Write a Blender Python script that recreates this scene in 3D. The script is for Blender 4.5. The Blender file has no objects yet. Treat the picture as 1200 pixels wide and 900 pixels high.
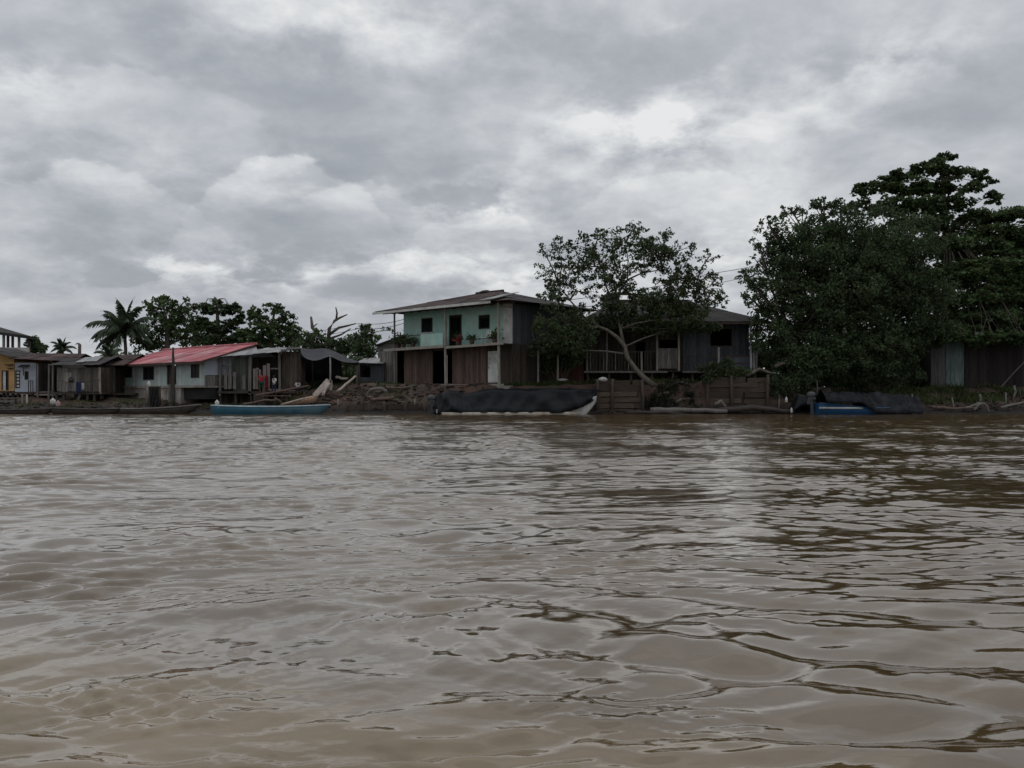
import bpy, math, random
import numpy as np
from mathutils import Vector, Matrix

R = math.radians
rnd = random.Random(7)
rng = np.random.default_rng(11)
scn = bpy.context.scene
COL = scn.collection
CAM_H = 1.3
F = 1000.0          # focal length in photo pixels (1200 wide)
HOR = 462.0         # horizon row in the photo

def P(px, py, Y):
    """world point seen at a photo pixel, at distance Y"""
    return Vector(((px-600.0)/F*Y, Y, CAM_H+(HOR-py)/F*Y))
def X(px, Y): return (px-600.0)/F*Y
def Z(py, Y): return CAM_H+(HOR-py)/F*Y

# ---------------------------------------------------------------- nodes
def N(nt, typ, ins=None, **props):
    n = nt.nodes.new(typ)
    for k, v in props.items(): setattr(n, k, v)
    for k, v in (ins or {}).items():
        s = n.inputs[k]
        if isinstance(v, bpy.types.NodeSocket): nt.links.new(v, s)
        else: s.default_value = v
    return n
def MA(nt, op, a, b=None, c=None, clamp=False):
    n = nt.nodes.new('ShaderNodeMath'); n.operation = op; n.use_clamp = clamp
    for i, v in enumerate((a, b, c)):
        if v is None: continue
        if isinstance(v, bpy.types.NodeSocket): nt.links.new(v, n.inputs[i])
        else: n.inputs[i].default_value = v
    return n.outputs[0]
def MIX(nt, fac, a, b, blend='MIX'):
    n = nt.nodes.new('ShaderNodeMix'); n.data_type = 'RGBA'; n.blend_type = blend
    for i, v in ((0, fac), (6, a), (7, b)):
        if isinstance(v, bpy.types.NodeSocket): nt.links.new(v, n.inputs[i])
        elif i == 0: n.inputs[i].default_value = v
        else: n.inputs[i].default_value = (*v[:3], 1)
    return n.outputs[2]
def RAMP(nt, fac, stops, interp='LINEAR'):
    n = nt.nodes.new('ShaderNodeValToRGB'); n.color_ramp.interpolation = interp
    e = n.color_ramp.elements
    while len(e) < len(stops): e.new(0.5)
    for k, (p, c) in zip(e, stops):
        k.position = p; k.color = (*c, 1) if hasattr(c, '__len__') else (c, c, c, 1)
    nt.links.new(fac, n.inputs[0])
    return n.outputs[0]

MATS = {}
def mat(name, c1, c2=None, scale=2.0, stretch=(1, 1, 1), rough=0.85, island=0.0, bump=0.0, dirt=None, spec=0.3, detail=5,
        corr=0.0, corr_axis=0, wet=0.0):
    """procedural material: two colours by stretched noise, variation from board to board, optional stain colour"""
    if name in MATS: return MATS[name]
    m = bpy.data.materials.new(name); m.use_nodes = True
    nt = m.node_tree; b = nt.nodes['Principled BSDF']
    c2 = c2 or tuple(v*0.6 for v in c1)
    co = N(nt, 'ShaderNodeTexCoord').outputs['Object']
    mp = N(nt, 'ShaderNodeMapping', {'Vector': co, 'Scale': stretch}).outputs[0]
    n1 = N(nt, 'ShaderNodeTexNoise', {'Vector': mp, 'Scale': scale, 'Detail': detail, 'Roughness': 0.62})
    f = RAMP(nt, n1.outputs[0], [(0.36, 0.0), (0.64, 1.0)])
    col = MIX(nt, f, c1, c2)
    if dirt:
        n2 = N(nt, 'ShaderNodeTexNoise', {'Vector': mp, 'Scale': scale*0.37, 'Detail': 6, 'Roughness': 0.7})
        f2 = RAMP(nt, n2.outputs[0], [(0.50, 0.0), (0.66, 0.85)])
        col = MIX(nt, f2, col, dirt)
    if wet:  # dark blend by height: damp together with painted shade
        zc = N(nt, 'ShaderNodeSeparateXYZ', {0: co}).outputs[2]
        wet_shade = N(nt, 'ShaderNodeMapRange', {'Value': MA(nt, 'ADD', zc, MA(nt, 'MULTIPLY_ADD', n1.outputs[0], .5, -.25)), 'From Min': wet*.4, 'From Max': wet, 'To Min': 1.0, 'To Max': 0.0}).outputs[0]
        col = MIX(nt, wet_shade, col, (.020, .016, .013))
    if island:
        g = N(nt, 'ShaderNodeNewGeometry').outputs['Random Per Island']
        hs = N(nt, 'ShaderNodeHueSaturation', {'Color': col, 'Value': MA(nt, 'MULTIPLY_ADD', g, 2*island, 1-island)})
        col = hs.outputs[0]
    nt.links.new(col, b.inputs['Base Color'])
    b.inputs['Roughness'].default_value = rough
    b.inputs['Specular IOR Level'].default_value = spec
    h = None
    if corr:
        sep = N(nt, 'ShaderNodeSeparateXYZ', {0: co}).outputs[corr_axis]
        h = MA(nt, 'MULTIPLY', MA(nt, 'SINE', MA(nt, 'MULTIPLY', sep, 2*math.pi/0.18)), corr)
    if bump:
        nb = MA(nt, 'MULTIPLY', n1.outputs[0], bump)
        h = MA(nt, 'ADD', h, nb) if h else nb
    if h:
        bn = N(nt, 'ShaderNodeBump', {'Height': h, 'Strength': 1.0, 'Distance': 1.0})
        nt.links.new(bn.outputs[0], b.inputs['Normal'])
    MATS[name] = m
    return m

def leaf_mat(name, c, var=0.6, trans=0.25):
    if name in MATS: return MATS[name]
    m = bpy.data.materials.new(name); m.use_nodes = True
    nt = m.node_tree; b = nt.nodes['Principled BSDF']; out = nt.nodes['Material Output']
    g = N(nt, 'ShaderNodeNewGeometry').outputs['Random Per Island']
    co = N(nt, 'ShaderNodeTexCoord').outputs['Object']
    n1 = N(nt, 'ShaderNodeTexNoise', {'Vector': co, 'Scale': 0.55, 'Detail': 3}).outputs[0]
    v = MA(nt, 'ADD', MA(nt, 'MULTIPLY_ADD', g, 2*var, 1-var), MA(nt, 'MULTIPLY_ADD', n1, 2.4, -1.2))
    v = MA(nt, 'MAXIMUM', v, 0.25)
    hs = N(nt, 'ShaderNodeHueSaturation', {'Color': (*c, 1), 'Value': v, 'Hue': MA(nt, 'MULTIPLY_ADD', g, 0.09, 0.445)}).outputs[0]
    nt.links.new(hs, b.inputs['Base Color']); b.inputs['Roughness'].default_value = 0.5
    b.inputs['Specular IOR Level'].default_value = 0.12
    t = N(nt, 'ShaderNodeBsdfTranslucent', {'Color': hs})
    mx = N(nt, 'ShaderNodeMixShader', {0: trans, 1: b.outputs[0], 2: t.outputs[0]})
    nt.links.new(mx.outputs[0], out.inputs['Surface'])
    MATS[name] = m
    return m

# ---------------------------------------------------------------- objects
def link(o, parent=None):
    COL.objects.link(o)
    if parent: o.parent = parent
    return o
def tag(o, label=None, cat=None, group=None, kind=None):
    if label: o['label'] = label
    if cat: o['category'] = cat
    if group: o['group'] = group
    if kind: o['kind'] = kind
    return o
def thing(name, label, cat, loc, rotz=0.0, group=None):
    o = bpy.data.objects.new(name, None); o.empty_display_size = 0.3
    o.location = loc; o.rotation_euler = (0, 0, rotz)
    link(o); return tag(o, label, cat, group)
def copy_tree(o, parent=None):
    c = o.copy(); COL.objects.link(c)
    if parent: c.parent = parent
    for ch in list(o.children): copy_tree(ch, c)
    return c

class MB:
    """collects shapes, builds ONE mesh object"""
    def __init__(self): self.v = []; self.f = []; self.smooth = []
    def add(self, vs, fs, smooth=False):
        o = len(self.v); self.v += [tuple(p) for p in vs]
        for f in fs: self.f.append(tuple(o+i for i in f)); self.smooth.append(smooth)
        return self
    def box(self, x0, x1, y0, y1, z0, z1, jit=0.0):
        vs = [(x, y, z) for z in (z0, z1) for y in (y0, y1) for x in (x0, x1)]
        if jit: vs = [tuple(c+rnd.uniform(-jit, jit) for c in p) for p in vs]
        return self.add(vs, [(0, 2, 3, 1), (4, 5, 7, 6), (0, 1, 5, 4), (2, 6, 7, 3), (0, 4, 6, 2), (1, 3, 7, 5)])
    def bar(self, a, b, w, h, up=(0, 0, 1)):
        """square beam from a to b; w across, h along up"""
        a = Vector(a); b = Vector(b); d = (b-a).normalized(); u = Vector(up)
        if abs(d.dot(u)) > 0.98: u = Vector((0, 1, 0))
        s = d.cross(u).normalized(); u = s.cross(d).normalized()
        vs = [p+s*(i*w/2)+u*(j*h/2) for p in (a, b) for i, j in ((-1, -1), (1, -1), (1, 1), (-1, 1))]
        return self.add(vs, [(3, 2, 1, 0), (4, 5, 6, 7), (0, 1, 5, 4), (1, 2, 6, 5), (2, 3, 7, 6), (3, 0, 4, 7)])
    def tube(self, pts, radii, n=8, cap=True):
        pts = [Vector(p) for p in pts]
        if not hasattr(radii, '__len__'): radii = [radii]*len(pts)
        rings = []
        ref = Vector((0.13, 0.21, 0.97))
        for i, p in enumerate(pts):
            d = (pts[min(i+1, len(pts)-1)]-pts[max(i-1, 0)]).normalized()
            r = ref if abs(d.dot(ref)) < 0.95 else Vector((1, 0, 0))
            s = d.cross(r).normalized(); u = s.cross(d)
            rings.append([p+(s*math.cos(2*math.pi*k/n)+u*math.sin(2*math.pi*k/n))*radii[i] for k in range(n)])
        vs = [q for r in rings for q in r]; fs = []
        for i in range(len(pts)-1):
            for k in range(n):
                a = i*n+k; b = i*n+(k+1) % n
                fs.append((a, b, b+n, a+n))
        if cap:
            fs.append(tuple(reversed(range(n)))); fs.append(tuple(range((len(pts)-1)*n, len(pts)*n)))
        return self.add(vs, fs, True)
    def grid(self, rows, smooth=True):
        nr, nc = len(rows), len(rows[0])
        vs = [p for r in rows for p in r]
        fs = [(i*nc+j, i*nc+j+1, (i+1)*nc+j+1, (i+1)*nc+j) for i in range(nr-1) for j in range(nc-1)]
        return self.add(vs, fs, smooth)
    def slab(self, quad, t):
        """thin plate from 4 corners, thickness t along its normal"""
        q = [Vector(p) for p in quad]
        n = (q[1]-q[0]).cross(q[3]-q[0]).normalized()*t
        vs = q+[p-n for p in q]
        return self.add(vs, [(0, 1, 2, 3), (7, 6, 5, 4), (0, 4, 5, 1), (1, 5, 6, 2), (2, 6, 7, 3), (3, 7, 4, 0)])
    def ell(self, c, r, nu=12, nv=8, noise=0.0):
        rows = []
        for i in range(nv+1):
            th = math.pi*i/nv; row = []
            for j in range(nu):
                ph = 2*math.pi*j/nu; k = 1+rnd.uniform(-noise, noise)
                row.append((c[0]+r[0]*k*math.sin(th)*math.cos(ph), c[1]+r[1]*k*math.sin(th)*math.sin(ph), c[2]+r[2]*k*math.cos(th)))
            rows.append(row)
        vs = [p for r_ in rows for p in r_]
        fs = [(i*nu+j, (i+1)*nu+j, (i+1)*nu+(j+1) % nu, i*nu+(j+1) % nu) for i in range(nv) for j in range(nu)]
        return self.add(vs, fs, True)
    def build(self, name, m, parent=None, off=None, label=None):
        me = bpy.data.meshes.new(name)
        v = self.v
        if off is not None: v = [(p[0]-off[0], p[1]-off[1], p[2]-off[2]) for p in v]
        me.from_pydata(v, [], self.f); me.update()
        me.polygons.foreach_set('use_smooth', self.smooth)
        if m: me.materials.append(m)
        o = bpy.data.objects.new(name, me); link(o, parent)
        if label: o['label'] = label
        return o

def single(name, mb, m, loc, label, cat, group=None, kind=None):
    """a thing that is one mesh; shapes given in world coordinates"""
    o = mb.build(name, m, None, loc); o.location = loc
    return tag(o, label, cat, group, kind)

def np_mesh(name, verts, quads, m, parent=None, smooth=False):
    me = bpy.data.meshes.new(name)
    nv, nf = len(verts), len(quads)
    k = quads.shape[1]
    me.vertices.add(nv); me.loops.add(nf*k); me.polygons.add(nf)
    me.vertices.foreach_set('co', np.ascontiguousarray(verts, dtype=np.float32).ravel())
    me.loops.foreach_set('vertex_index', np.ascontiguousarray(quads, dtype=np.int32).ravel())
    me.polygons.foreach_set('loop_start', np.arange(0, nf*k, k, dtype=np.int32))
    me.polygons.foreach_set('use_smooth', np.full(nf, smooth))
    me.update(calc_edges=True)
    me.materials.append(m)
    o = bpy.data.objects.new(name, me); link(o, parent)
    return o

# ---------------------------------------------------------------- camera
cam = bpy.data.cameras.new('camera'); co_ = bpy.data.objects.new('camera', cam); COL.objects.link(co_)
co_.location = (0, 0, CAM_H); co_.rotation_euler = (R(90), 0, 0)
cam.sensor_width = 36; cam.lens = 36*F/1200.0
cam.shift_y = (HOR-450)/1200.0
cam.clip_end = 3000; cam.clip_start = 0.05
scn.camera = co_

# ---------------------------------------------------------------- sky
SUN_AZ, SUN_EL = R(14), R(52)
def build_world():
    w = bpy.data.worlds.new('World'); scn.world = w; w.use_nodes = True
    nt = w.node_tree; nt.nodes.clear()
    d = N(nt, 'ShaderNodeTexCoord').outputs['Generated']
    sp = N(nt, 'ShaderNodeSeparateXYZ', {0: d})
    x, y, z = sp.outputs
    az = MA(nt, 'ARCTAN2', x, y); el = MA(nt, 'ARCSINE', z)
    zz = MA(nt, 'ADD', MA(nt, 'MAXIMUM', z, 0.0), 0.30)
    px = MA(nt, 'DIVIDE', x, zz); py = MA(nt, 'DIVIDE', y, zz)
    p = N(nt, 'ShaderNodeCombineXYZ', {0: px, 1: py, 2: 0.0}).outputs[0]
    def noise(scale, detail, rough, off, dist=0.0, sx=1.0, sy=1.0):
        mp = N(nt, 'ShaderNodeMapping', {'Vector': p, 'Location': off, 'Scale': (sx, sy, 1)}).outputs[0]
        return N(nt, 'ShaderNodeTexNoise', {'Vector': mp, 'Scale': scale, 'Detail': detail, 'Roughness': rough, 'Distortion': dist}).outputs[0]
    A = noise(0.95, 3, 0.5, (3.1, 1.7, 0), 0.2, 1.0, 0.9)
    B = noise(2.4, 6, 0.5, (8.4, 2.2, 0), 0.15, 0.9, 1.0)
    C = noise(8.0, 6, 0.6, (1.4, 7.2, 0), 0.1, .85, .8)
    D = MA(nt, 'ABSOLUTE', MA(nt, 'MULTIPLY_ADD', noise(2.3, 6, 0.56, (5.3, 9.1, 0), 0.15, .8, 1.0), 2.0, -1.0))
    t = MA(nt, 'ADD', MA(nt, 'MULTIPLY', A, 0.42), MA(nt, 'ADD', MA(nt, 'MULTIPLY', B, 0.30), MA(nt, 'MULTIPLY_ADD', C, 0.24, -.055)))
    t = MA(nt, 'ADD', t, MA(nt, 'MULTIPLY_ADD', D, -0.30, 0.150))
    # cumulus heads: crisp lit upper edge, fading downwards (peak px, peak py, half width, drop, fade, amount)
    for cx, cy, hw, drop, fade, amp in ((345, 172, 85, 46, 75, .15), (420, 205, 60, 20, 60, .07), (560, 232, 55, 26, 40, .11), (705, 128, 80, 34, 50, .08), (230, 305, 120, 22, 30, .10), (930, 125, 100, 36, 50, .05), (90, 190, 110, 36, 60, .07), (470, 296, 110, 22, 34, .10), (1040, 60, 90, 30, 50, .06), (800, 205, 110, 26, 40, .06), (150, 60, 120, 36, 60, .06), (620, 330, 110, 20, 30, .08)):
        a0 = math.atan2(cx-600, F); u = MA(nt, 'DIVIDE', MA(nt, 'SUBTRACT', az, a0), hw/F)
        e0 = math.atan2((HOR-cy)*math.cos(a0), F)
        bump = MA(nt, 'ADD', MA(nt, 'MULTIPLY_ADD', C, .05, -.025), MA(nt, 'MULTIPLY_ADD', B, .10, -.05))
        dd = MA(nt, 'SUBTRACT', MA(nt, 'ADD', MA(nt, 'SUBTRACT', e0, MA(nt, 'MULTIPLY', MA(nt, 'MULTIPLY', u, u), drop/F)), bump), el)
        edge = N(nt, 'ShaderNodeMapRange', {'Value': dd, 'From Min': 0.0, 'From Max': .009, 'To Min': 0.0, 'To Max': 1.0}, interpolation_type='SMOOTHSTEP').outputs[0]
        fall = N(nt, 'ShaderNodeMapRange', {'Value': dd, 'From Min': 0.0, 'From Max': fade/F*1.3, 'To Min': 1.0, 'To Max': 0.0}, interpolation_type='SMOOTHSTEP').outputs[0]
        side = MA(nt, 'POWER', 2.718, MA(nt, 'MULTIPLY', MA(nt, 'MULTIPLY', u, u), -.8))
        t = MA(nt, 'ADD', t, MA(nt, 'MULTIPLY', MA(nt, 'MULTIPLY', edge, fall), MA(nt, 'MULTIPLY', side, amp)))
    # openings where the deck thins out / heavier bases: (photo px, py, half widths in px, amount)
    spots = [(760, 150, 90, 38, 0.15), (560, 240, 55, 22, 0.16), (700, 215, 190, 45, 0.02), (800, 70, 40, 25, 0.08), (1030, 75, 80, 28, 0.09), (960, 150, 60, 30, 0.035),
             (350, 215, 70, 30, 0.05), (450, 320, 240, 26, 0.10), (240, 330, 60, 16, 0.08), (860, 300, 90, 40, 0.06), (780, 60, 60, 25, 0.05),
             (420, 30, 200, 45, 0.08), (20, 90, 50, 18, 0.10), (120, 200, 130, 50, 0.03),
             (470, 190, 120, 28, -0.05), (360, 255, 190, 28, -0.05), (150, 260, 180, 45, -0.04), (640, 60, 110, 30, -0.03), (1080, 170, 180, 60, -0.02), (620, 300, 120, 16, -0.04),
             (60, 385, 130, 25, -0.03)]
    for sx, sy, rx, ry, amp in spots:
        a0 = math.atan2(sx-600, F); e0 = math.atan2((HOR-sy)*math.cos(a0), F)
        u = MA(nt, 'DIVIDE', MA(nt, 'SUBTRACT', az, a0), rx/F*1.1); v = MA(nt, 'DIVIDE', MA(nt, 'SUBTRACT', el, e0), ry/F*1.1)
        r2 = MA(nt, 'ADD', MA(nt, 'MULTIPLY', u, u), MA(nt, 'MULTIPLY', v, v))
        g = MA(nt, 'POWER', 2.718, MA(nt, 'MULTIPLY', r2, -1.0))
        mod = MA(nt, 'MULTIPLY', MA(nt, 'MINIMUM', MA(nt, 'MAXIMUM', MA(nt, 'MULTIPLY_ADD', MA(nt, 'ADD', MA(nt, 'MULTIPLY', B, .8), MA(nt, 'MULTIPLY', C, 1.2)), 5.5, -4.7), 0.0), 2.2), amp*1.15)
        t = MA(nt, 'ADD', t, MA(nt, 'MULTIPLY', g, mod if amp > 0 else amp))
    t = MA(nt, 'MULTIPLY_ADD', t, 1.55, -.275)
    col = RAMP(nt, t, [(0.30, (.32, .345, .385)), (0.42, (.365, .39, .43)), (0.51, (.425, .45, .49)), (0.60, (.50, .525, .56)), (0.70, (.60, .62, .645)), (0.90, (.78, .79, .80))])
    up = N(nt, 'ShaderNodeMapRange', {'Value': el, 'From Min': R(27), 'From Max': R(75), 'To Min': 1.0, 'To Max': 1.75}, interpolation_type='SMOOTHSTEP').outputs[0]
    col = N(nt, 'ShaderNodeVectorMath', {0: col, 'Scale': up}, operation='SCALE').outputs[0]
    sky = N(nt, 'ShaderNodeTexSky', sky_type='NISHITA', sun_disc=False, sun_elevation=SUN_EL, sun_rotation=SUN_AZ, air_density=1.5, dust_density=3.0)
    b1 = N(nt, 'ShaderNodeBackground', {'Color': sky.outputs[0], 'Strength': 0.06})
    b2 = N(nt, 'ShaderNodeBackground', {'Color': col, 'Strength': 1.0})
    mx = N(nt, 'ShaderNodeMixShader', {0: 0.95, 1: b1.outputs[0], 2: b2.outputs[0]})
    N(nt, 'ShaderNodeOutputWorld', {'Surface': mx.outputs[0]})
build_world()
sun = bpy.data.lights.new('sun', 'SUN'); sun.energy = 0.5; sun.angle = R(120); sun.color = (1, .97, .93)
so = bpy.data.objects.new('sun', sun); COL.objects.link(so)
sd = Vector((math.sin(SUN_AZ)*math.cos(SUN_EL), math.cos(SUN_AZ)*math.cos(SUN_EL), math.sin(SUN_EL)))
so.rotation_euler = sd.to_track_quat('Z', 'Y').to_euler(); so.location = (0, 40, 60)
scn.view_settings.view_transform = 'Standard'; scn.view_settings.look = 'None'
scn.view_settings.exposure = 0.05; scn.view_settings.gamma = 1.0
scn.cycles.use_denoising = True
scn.cycles.max_bounces = 6

# ---------------------------------------------------------------- water
def build_water():
    ys = [1.3]
    while ys[-1] < 60: ys.append(ys[-1]*1.0030+0.0012)
    ys = np.array([-80, -30, -10, -3, 0, .8]+ys)
    s = np.linspace(-0.78, 0.78, 760)
    Yg = ys[:, None]*np.ones_like(s)[None, :]
    Xg = np.maximum(ys, 1.3)[:, None]*s[None, :]
    H = np.zeros_like(Xg)
    step = np.maximum(Yg, 1.3)*0.0032
    r = np.random.default_rng(5)
    def patch(k0, n, r):
        a = np.zeros_like(Xg)
        for _ in range(n):
            th = r.uniform(0, 2*math.pi); k = k0*r.uniform(.6, 1.6)
            a += np.sin(k*(Xg*math.cos(th)*.6+Yg*math.sin(th))+r.uniform(0, 6.28))
        return a/math.sqrt(n/2)
    # groups of wave trains: wavelength range, direction spread, rms slope, number
    groups = [(1.6, 4.0, 0.45, 0.006, 10), (0.7, 1.6, 0.38, 0.024, 18), (0.34, 0.7, 0.34, 0.072, 28), (0.20, 0.36, 0.40, 0.066, 30), (0.09, 0.20, 0.50, 0.048, 30)]
    lf = np.clip((.1-Xg/np.maximum(Yg, 1.3))/.5, 0, 1); left = 1+.55*lf*lf*(3-2*lf)
    far = (1+.9*np.clip((Yg-9)/30, 0, 1)+.30*np.clip((9-Yg)/5, 0, 1))*left
    warpx = 0.22*patch(1.1, 5, r); warpy = 0.22*patch(1.3, 5, r)
    for (l0, l1, spread, slope, n) in groups:
        Hh = np.zeros_like(Xg)
        env = np.clip(0.75+0.6*patch(2*math.pi/(l1*5), 6, r), 0.30, 2.2)
        for i in range(n):
            lam = math.exp(r.uniform(math.log(l0), math.log(l1))); k = 2*math.pi/lam
            th = r.normal(math.pi/2+0.05, spread)
            amp = slope*math.sqrt(2.0/n)/k
            fade = np.clip((lam/step-2.2)/3.0, 0, 1)
            ph = k*((Xg+warpx)*math.cos(th)+(Yg+warpy)*math.sin(th))+r.uniform(0, 6.28)
            sn = np.sin(ph)
            Hh += amp*fade*(sn+0.30*np.cos(2*ph))
        H += Hh*env*far
    # the wake of the boat: a train running off to the right, near the camera
    wx = Xg-1.9; wy = Yg-4.2
    env = np.exp(-(wx/2.2)**2-(wy/2.0)**2)
    for lam, th, a, ph in ((0.62, 62, .011, .4), (0.44, 66, .006, 2.0), (0.9, 57, .010, 4.4)):
        k = 2*math.pi/lam; q = k*((Xg+.5*warpx)*math.cos(R(th))+(Yg+.5*warpy)*math.sin(R(th)))+ph
        H += a*env*(np.sin(q)+.3*np.cos(2*q))
    H *= np.clip((Yg-0.5)/0.8, 0, 1)
        # outer apron of the same sheet
    xl = np.stack([np.full(len(ys), -300.), np.minimum(-60., Xg[:, 0]*1.3)], 1); xr = -xl[:, ::-1]
    Xa = np.concatenate([xl, Xg, xr], 1); z2 = np.zeros((len(ys), 2)); Ha = np.concatenate([z2, H, z2], 1)
    Ya = ys[:, None]*np.ones(Xa.shape[1])[None, :]
    nr, nc = Xa.shape
    V = np.stack([Xa, Ya, Ha], -1).reshape(-1, 3)
    i = np.arange(nr-1)[:, None]*nc+np.arange(nc-1)[None, :]
    Q = np.stack([i, i+1, i+1+nc, i+nc], -1).reshape(-1, 4)
    m = bpy.data.materials.new('muddy_water'); m.use_nodes = True; nt = m.node_tree; b = nt.nodes['Principled BSDF']
    co = N(nt, 'ShaderNodeTexCoord').outputs['Object']
    mp = N(nt, 'ShaderNodeMapping', {'Vector': co, 'Scale': (.45, .8, 1)}).outputs[0]
    n1 = N(nt, 'ShaderNodeTexNoise', {'Vector': mp, 'Scale': 0.9, 'Detail': 5, 'Roughness': .6, 'Distortion': .8}).outputs[0]
    col = MIX(nt, RAMP(nt, n1, [(.35, 0.), (.68, 1.)]), (.062, .039, .016), (.092, .060, .029))
    sx_, sy_, _z = N(nt, 'ShaderNodeSeparateXYZ', {0: co}).outputs
    n2 = N(nt, 'ShaderNodeTexNoise', {'Vector': mp, 'Scale': 1.5, 'Detail': 6, 'Roughness': .62, 'Distortion': 1.2}).outputs[0]
    pl = MA(nt, 'ADD', MA(nt, 'ADD', sy_, MA(nt, 'MULTIPLY', sx_, .42)), MA(nt, 'MULTIPLY_ADD', n2, 2.4, -1.2))
    plume = N(nt, 'ShaderNodeMapRange', {'Value': pl, 'From Min': 2.9, 'From Max': 3.9, 'To Min': 1.0, 'To Max': 0.0}, interpolation_type='SMOOTHSTEP').outputs[0]
    col = MIX(nt, MA(nt, 'MULTIPLY', plume, .9), col, MIX(nt, RAMP(nt, n2, [(.4, 0.), (.62, 1.)]), (.118, .078, .030), (.175, .125, .066)))
    nt.links.new(col, b.inputs['Base Color'])
    b.inputs['Roughness'].default_value = 0.06
    b.inputs['IOR'].default_value = 1.78
    b.inputs['Specular Tint'].default_value = (1.0, .925, .84, 1)
    mp2 = N(nt, 'ShaderNodeMapping', {'Vector': co, 'Scale': (.5, 1.0, 1)}).outputs[0]
    f1 = N(nt, 'ShaderNodeTexNoise', {'Vector': mp2, 'Scale': 9.0, 'Detail': 4, 'Roughness': .55, 'Distortion': .3}).outputs[0]
    f2 = N(nt, 'ShaderNodeTexNoise', {'Vector': mp2, 'Scale': 2.2, 'Detail': 3, 'Roughness': .5, 'Distortion': .4}).outputs[0]
    f3 = N(nt, 'ShaderNodeTexNoise', {'Vector': mp2, 'Scale': 26.0, 'Detail': 3, 'Roughness': .55, 'Distortion': .4}).outputs[0]
    h = MA(nt, 'ADD', MA(nt, 'ADD', MA(nt, 'MULTIPLY', f1, .017), MA(nt, 'MULTIPLY', f3, .006)), MA(nt, 'MULTIPLY', f2, .055))
    bn = N(nt, 'ShaderNodeBump', {'Height': h, 'Strength': N(nt, 'ShaderNodeMapRange', {'Value': N(nt, 'ShaderNodeSeparateXYZ', {0: co}).outputs[1], 'From Min': 5.0, 'From Max': 36.0, 'To Min': .13, 'To Max': .90}).outputs[0], 'Distance': 1.0})
    nt.links.new(bn.outputs[0], b.inputs['Normal'])
    o = np_mesh('water', V, Q, m, smooth=True); tag(o, kind='structure')
build_water()

# ---------------------------------------------------------------- terrain
def sstep(a, b, x):
    t = min(1, max(0, (x-a)/(b-a))); return t*t*(3-2*t)
def shore(x): return 56.2+0.25*math.sin(x*0.31)+0.15*math.sin(x*0.83+1)
def ground(x, y):
    e = shore(x); d = y-e
    if d < 0: return max(-1.2, d*0.35)
    left = min(0.10*d+0.12*min(d, 1), 1.0) if d < 10 else min(1.0+(d-10)*0.04, 1.6)
    mid = min(0.35*min(d, 1.0)+(0.42+1.5*sstep(-8, -2, x))*max(0, min(d-.6, 4.0)), 2.0-.12*sstep(-9, -5, x))
    steep = 0.25*min(d, 1.1)+ (1.75*sstep(1.0, 1.5, d))
    right = min(0.3*d, 1.75)
    a = sstep(-19, -12, x); b = sstep(4.6, 5.6, x); c = sstep(17.2, 19, x)
    h = left*(1-a)+a*(mid*(1-b)+b*(steep*(1-c)+right*c))
    n = 0.05*math.sin(x*2.1+y*1.3)+0.04*math.sin(x*4.7-y*3.1)+.05*math.sin(x*.9+1.7*y)
    return h+n*min(1, d)
def build_ground():
    xs = np.concatenate([[-400, -200, -120, -80, -60], np.arange(-50, 50.1, 0.28), [60, 80, 120, 200, 400]])
    ys = np.concatenate([np.arange(54.5, 66, 0.22), np.arange(66, 90, 1.5), [95, 110, 140, 200, 300, 600, 1200]])
    rows = [[(x, y, ground(x, y)) for x in xs] for y in ys]
    V = np.array(rows).reshape(-1, 3); nr, nc = len(ys), len(xs)
    i = np.arange(nr-1)[:, None]*nc+np.arange(nc-1)[None, :]
    Q = np.stack([i, i+1, i+1+nc, i+nc], -1).reshape(-1, 4)
    m = mat('mud', (.098, .056, .041), (.040, .027, .021), scale=.8, rough=.8, bump=.12, dirt=(.055, .06, .028), detail=8, wet=.8)  # wet darkens low mud: damp edge plus shade under houses put into colour
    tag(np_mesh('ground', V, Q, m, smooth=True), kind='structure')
build_ground()

# ---------------------------------------------------------------- materials for the buildings
wood_grey = mat('weathered_grey_boards', (.21, .195, .175), (.10, .09, .08), 3, (6, 6, .5), island=.35, bump=.02)
wood_pale = mat('pale_boards', (.36, .33, .28), (.20, .18, .15), 3, (5, 5, .6), island=.25, bump=.02)
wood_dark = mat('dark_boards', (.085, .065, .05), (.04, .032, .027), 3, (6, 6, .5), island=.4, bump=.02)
wood_brown = mat('brown_boards', (.155, .097, .076), (.075, .052, .044), 3, (6, 6, .4), island=.3, bump=.02, dirt=(.17, .13, .105))
wood_red = mat('dark_red_boards', (.085, .03, .024), (.05, .02, .018), 3, (6, 6, .4), island=.3)
wood_tan = mat('retaining_planks', (.105, .075, .054), (.045, .035, .027), 2.5, (.6, 4, 7), island=.4, bump=.02, dirt=(.06, .052, .035))
wood_fresh = mat('fresh_wood', (.48, .33, .22), (.33, .2, .13), 3, (2, 2, 2), island=.25)
wood_bone = mat('bleached_wood', (.50, .42, .36), (.33, .27, .23), 3, (2, 2, 2), island=.2)
mint = mat('mint_paint', (.42, .61, .53), (.29, .49, .41), 1.3, rough=.85, dirt=(.40, .42, .38), stretch=(1, 1, .6))
mint_pale = mat('pale_mint_paint', (.46, .53, .50), (.36, .43, .41), 1.4, rough=.8, dirt=(.30, .33, .30))
blue_white = mat('blue_white_paint', (.50, .53, .58), (.38, .41, .46), 1.4, dirt=(.30, .31, .33))
yellow = mat('ochre_paint', (.62, .38, .15), (.48, .29, .12), 1.5, dirt=(.30, .21, .12))
white_p = mat('white_paint', (.68, .67, .64), (.5, .49, .46), 2, dirt=(.35, .33, .3))
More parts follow.
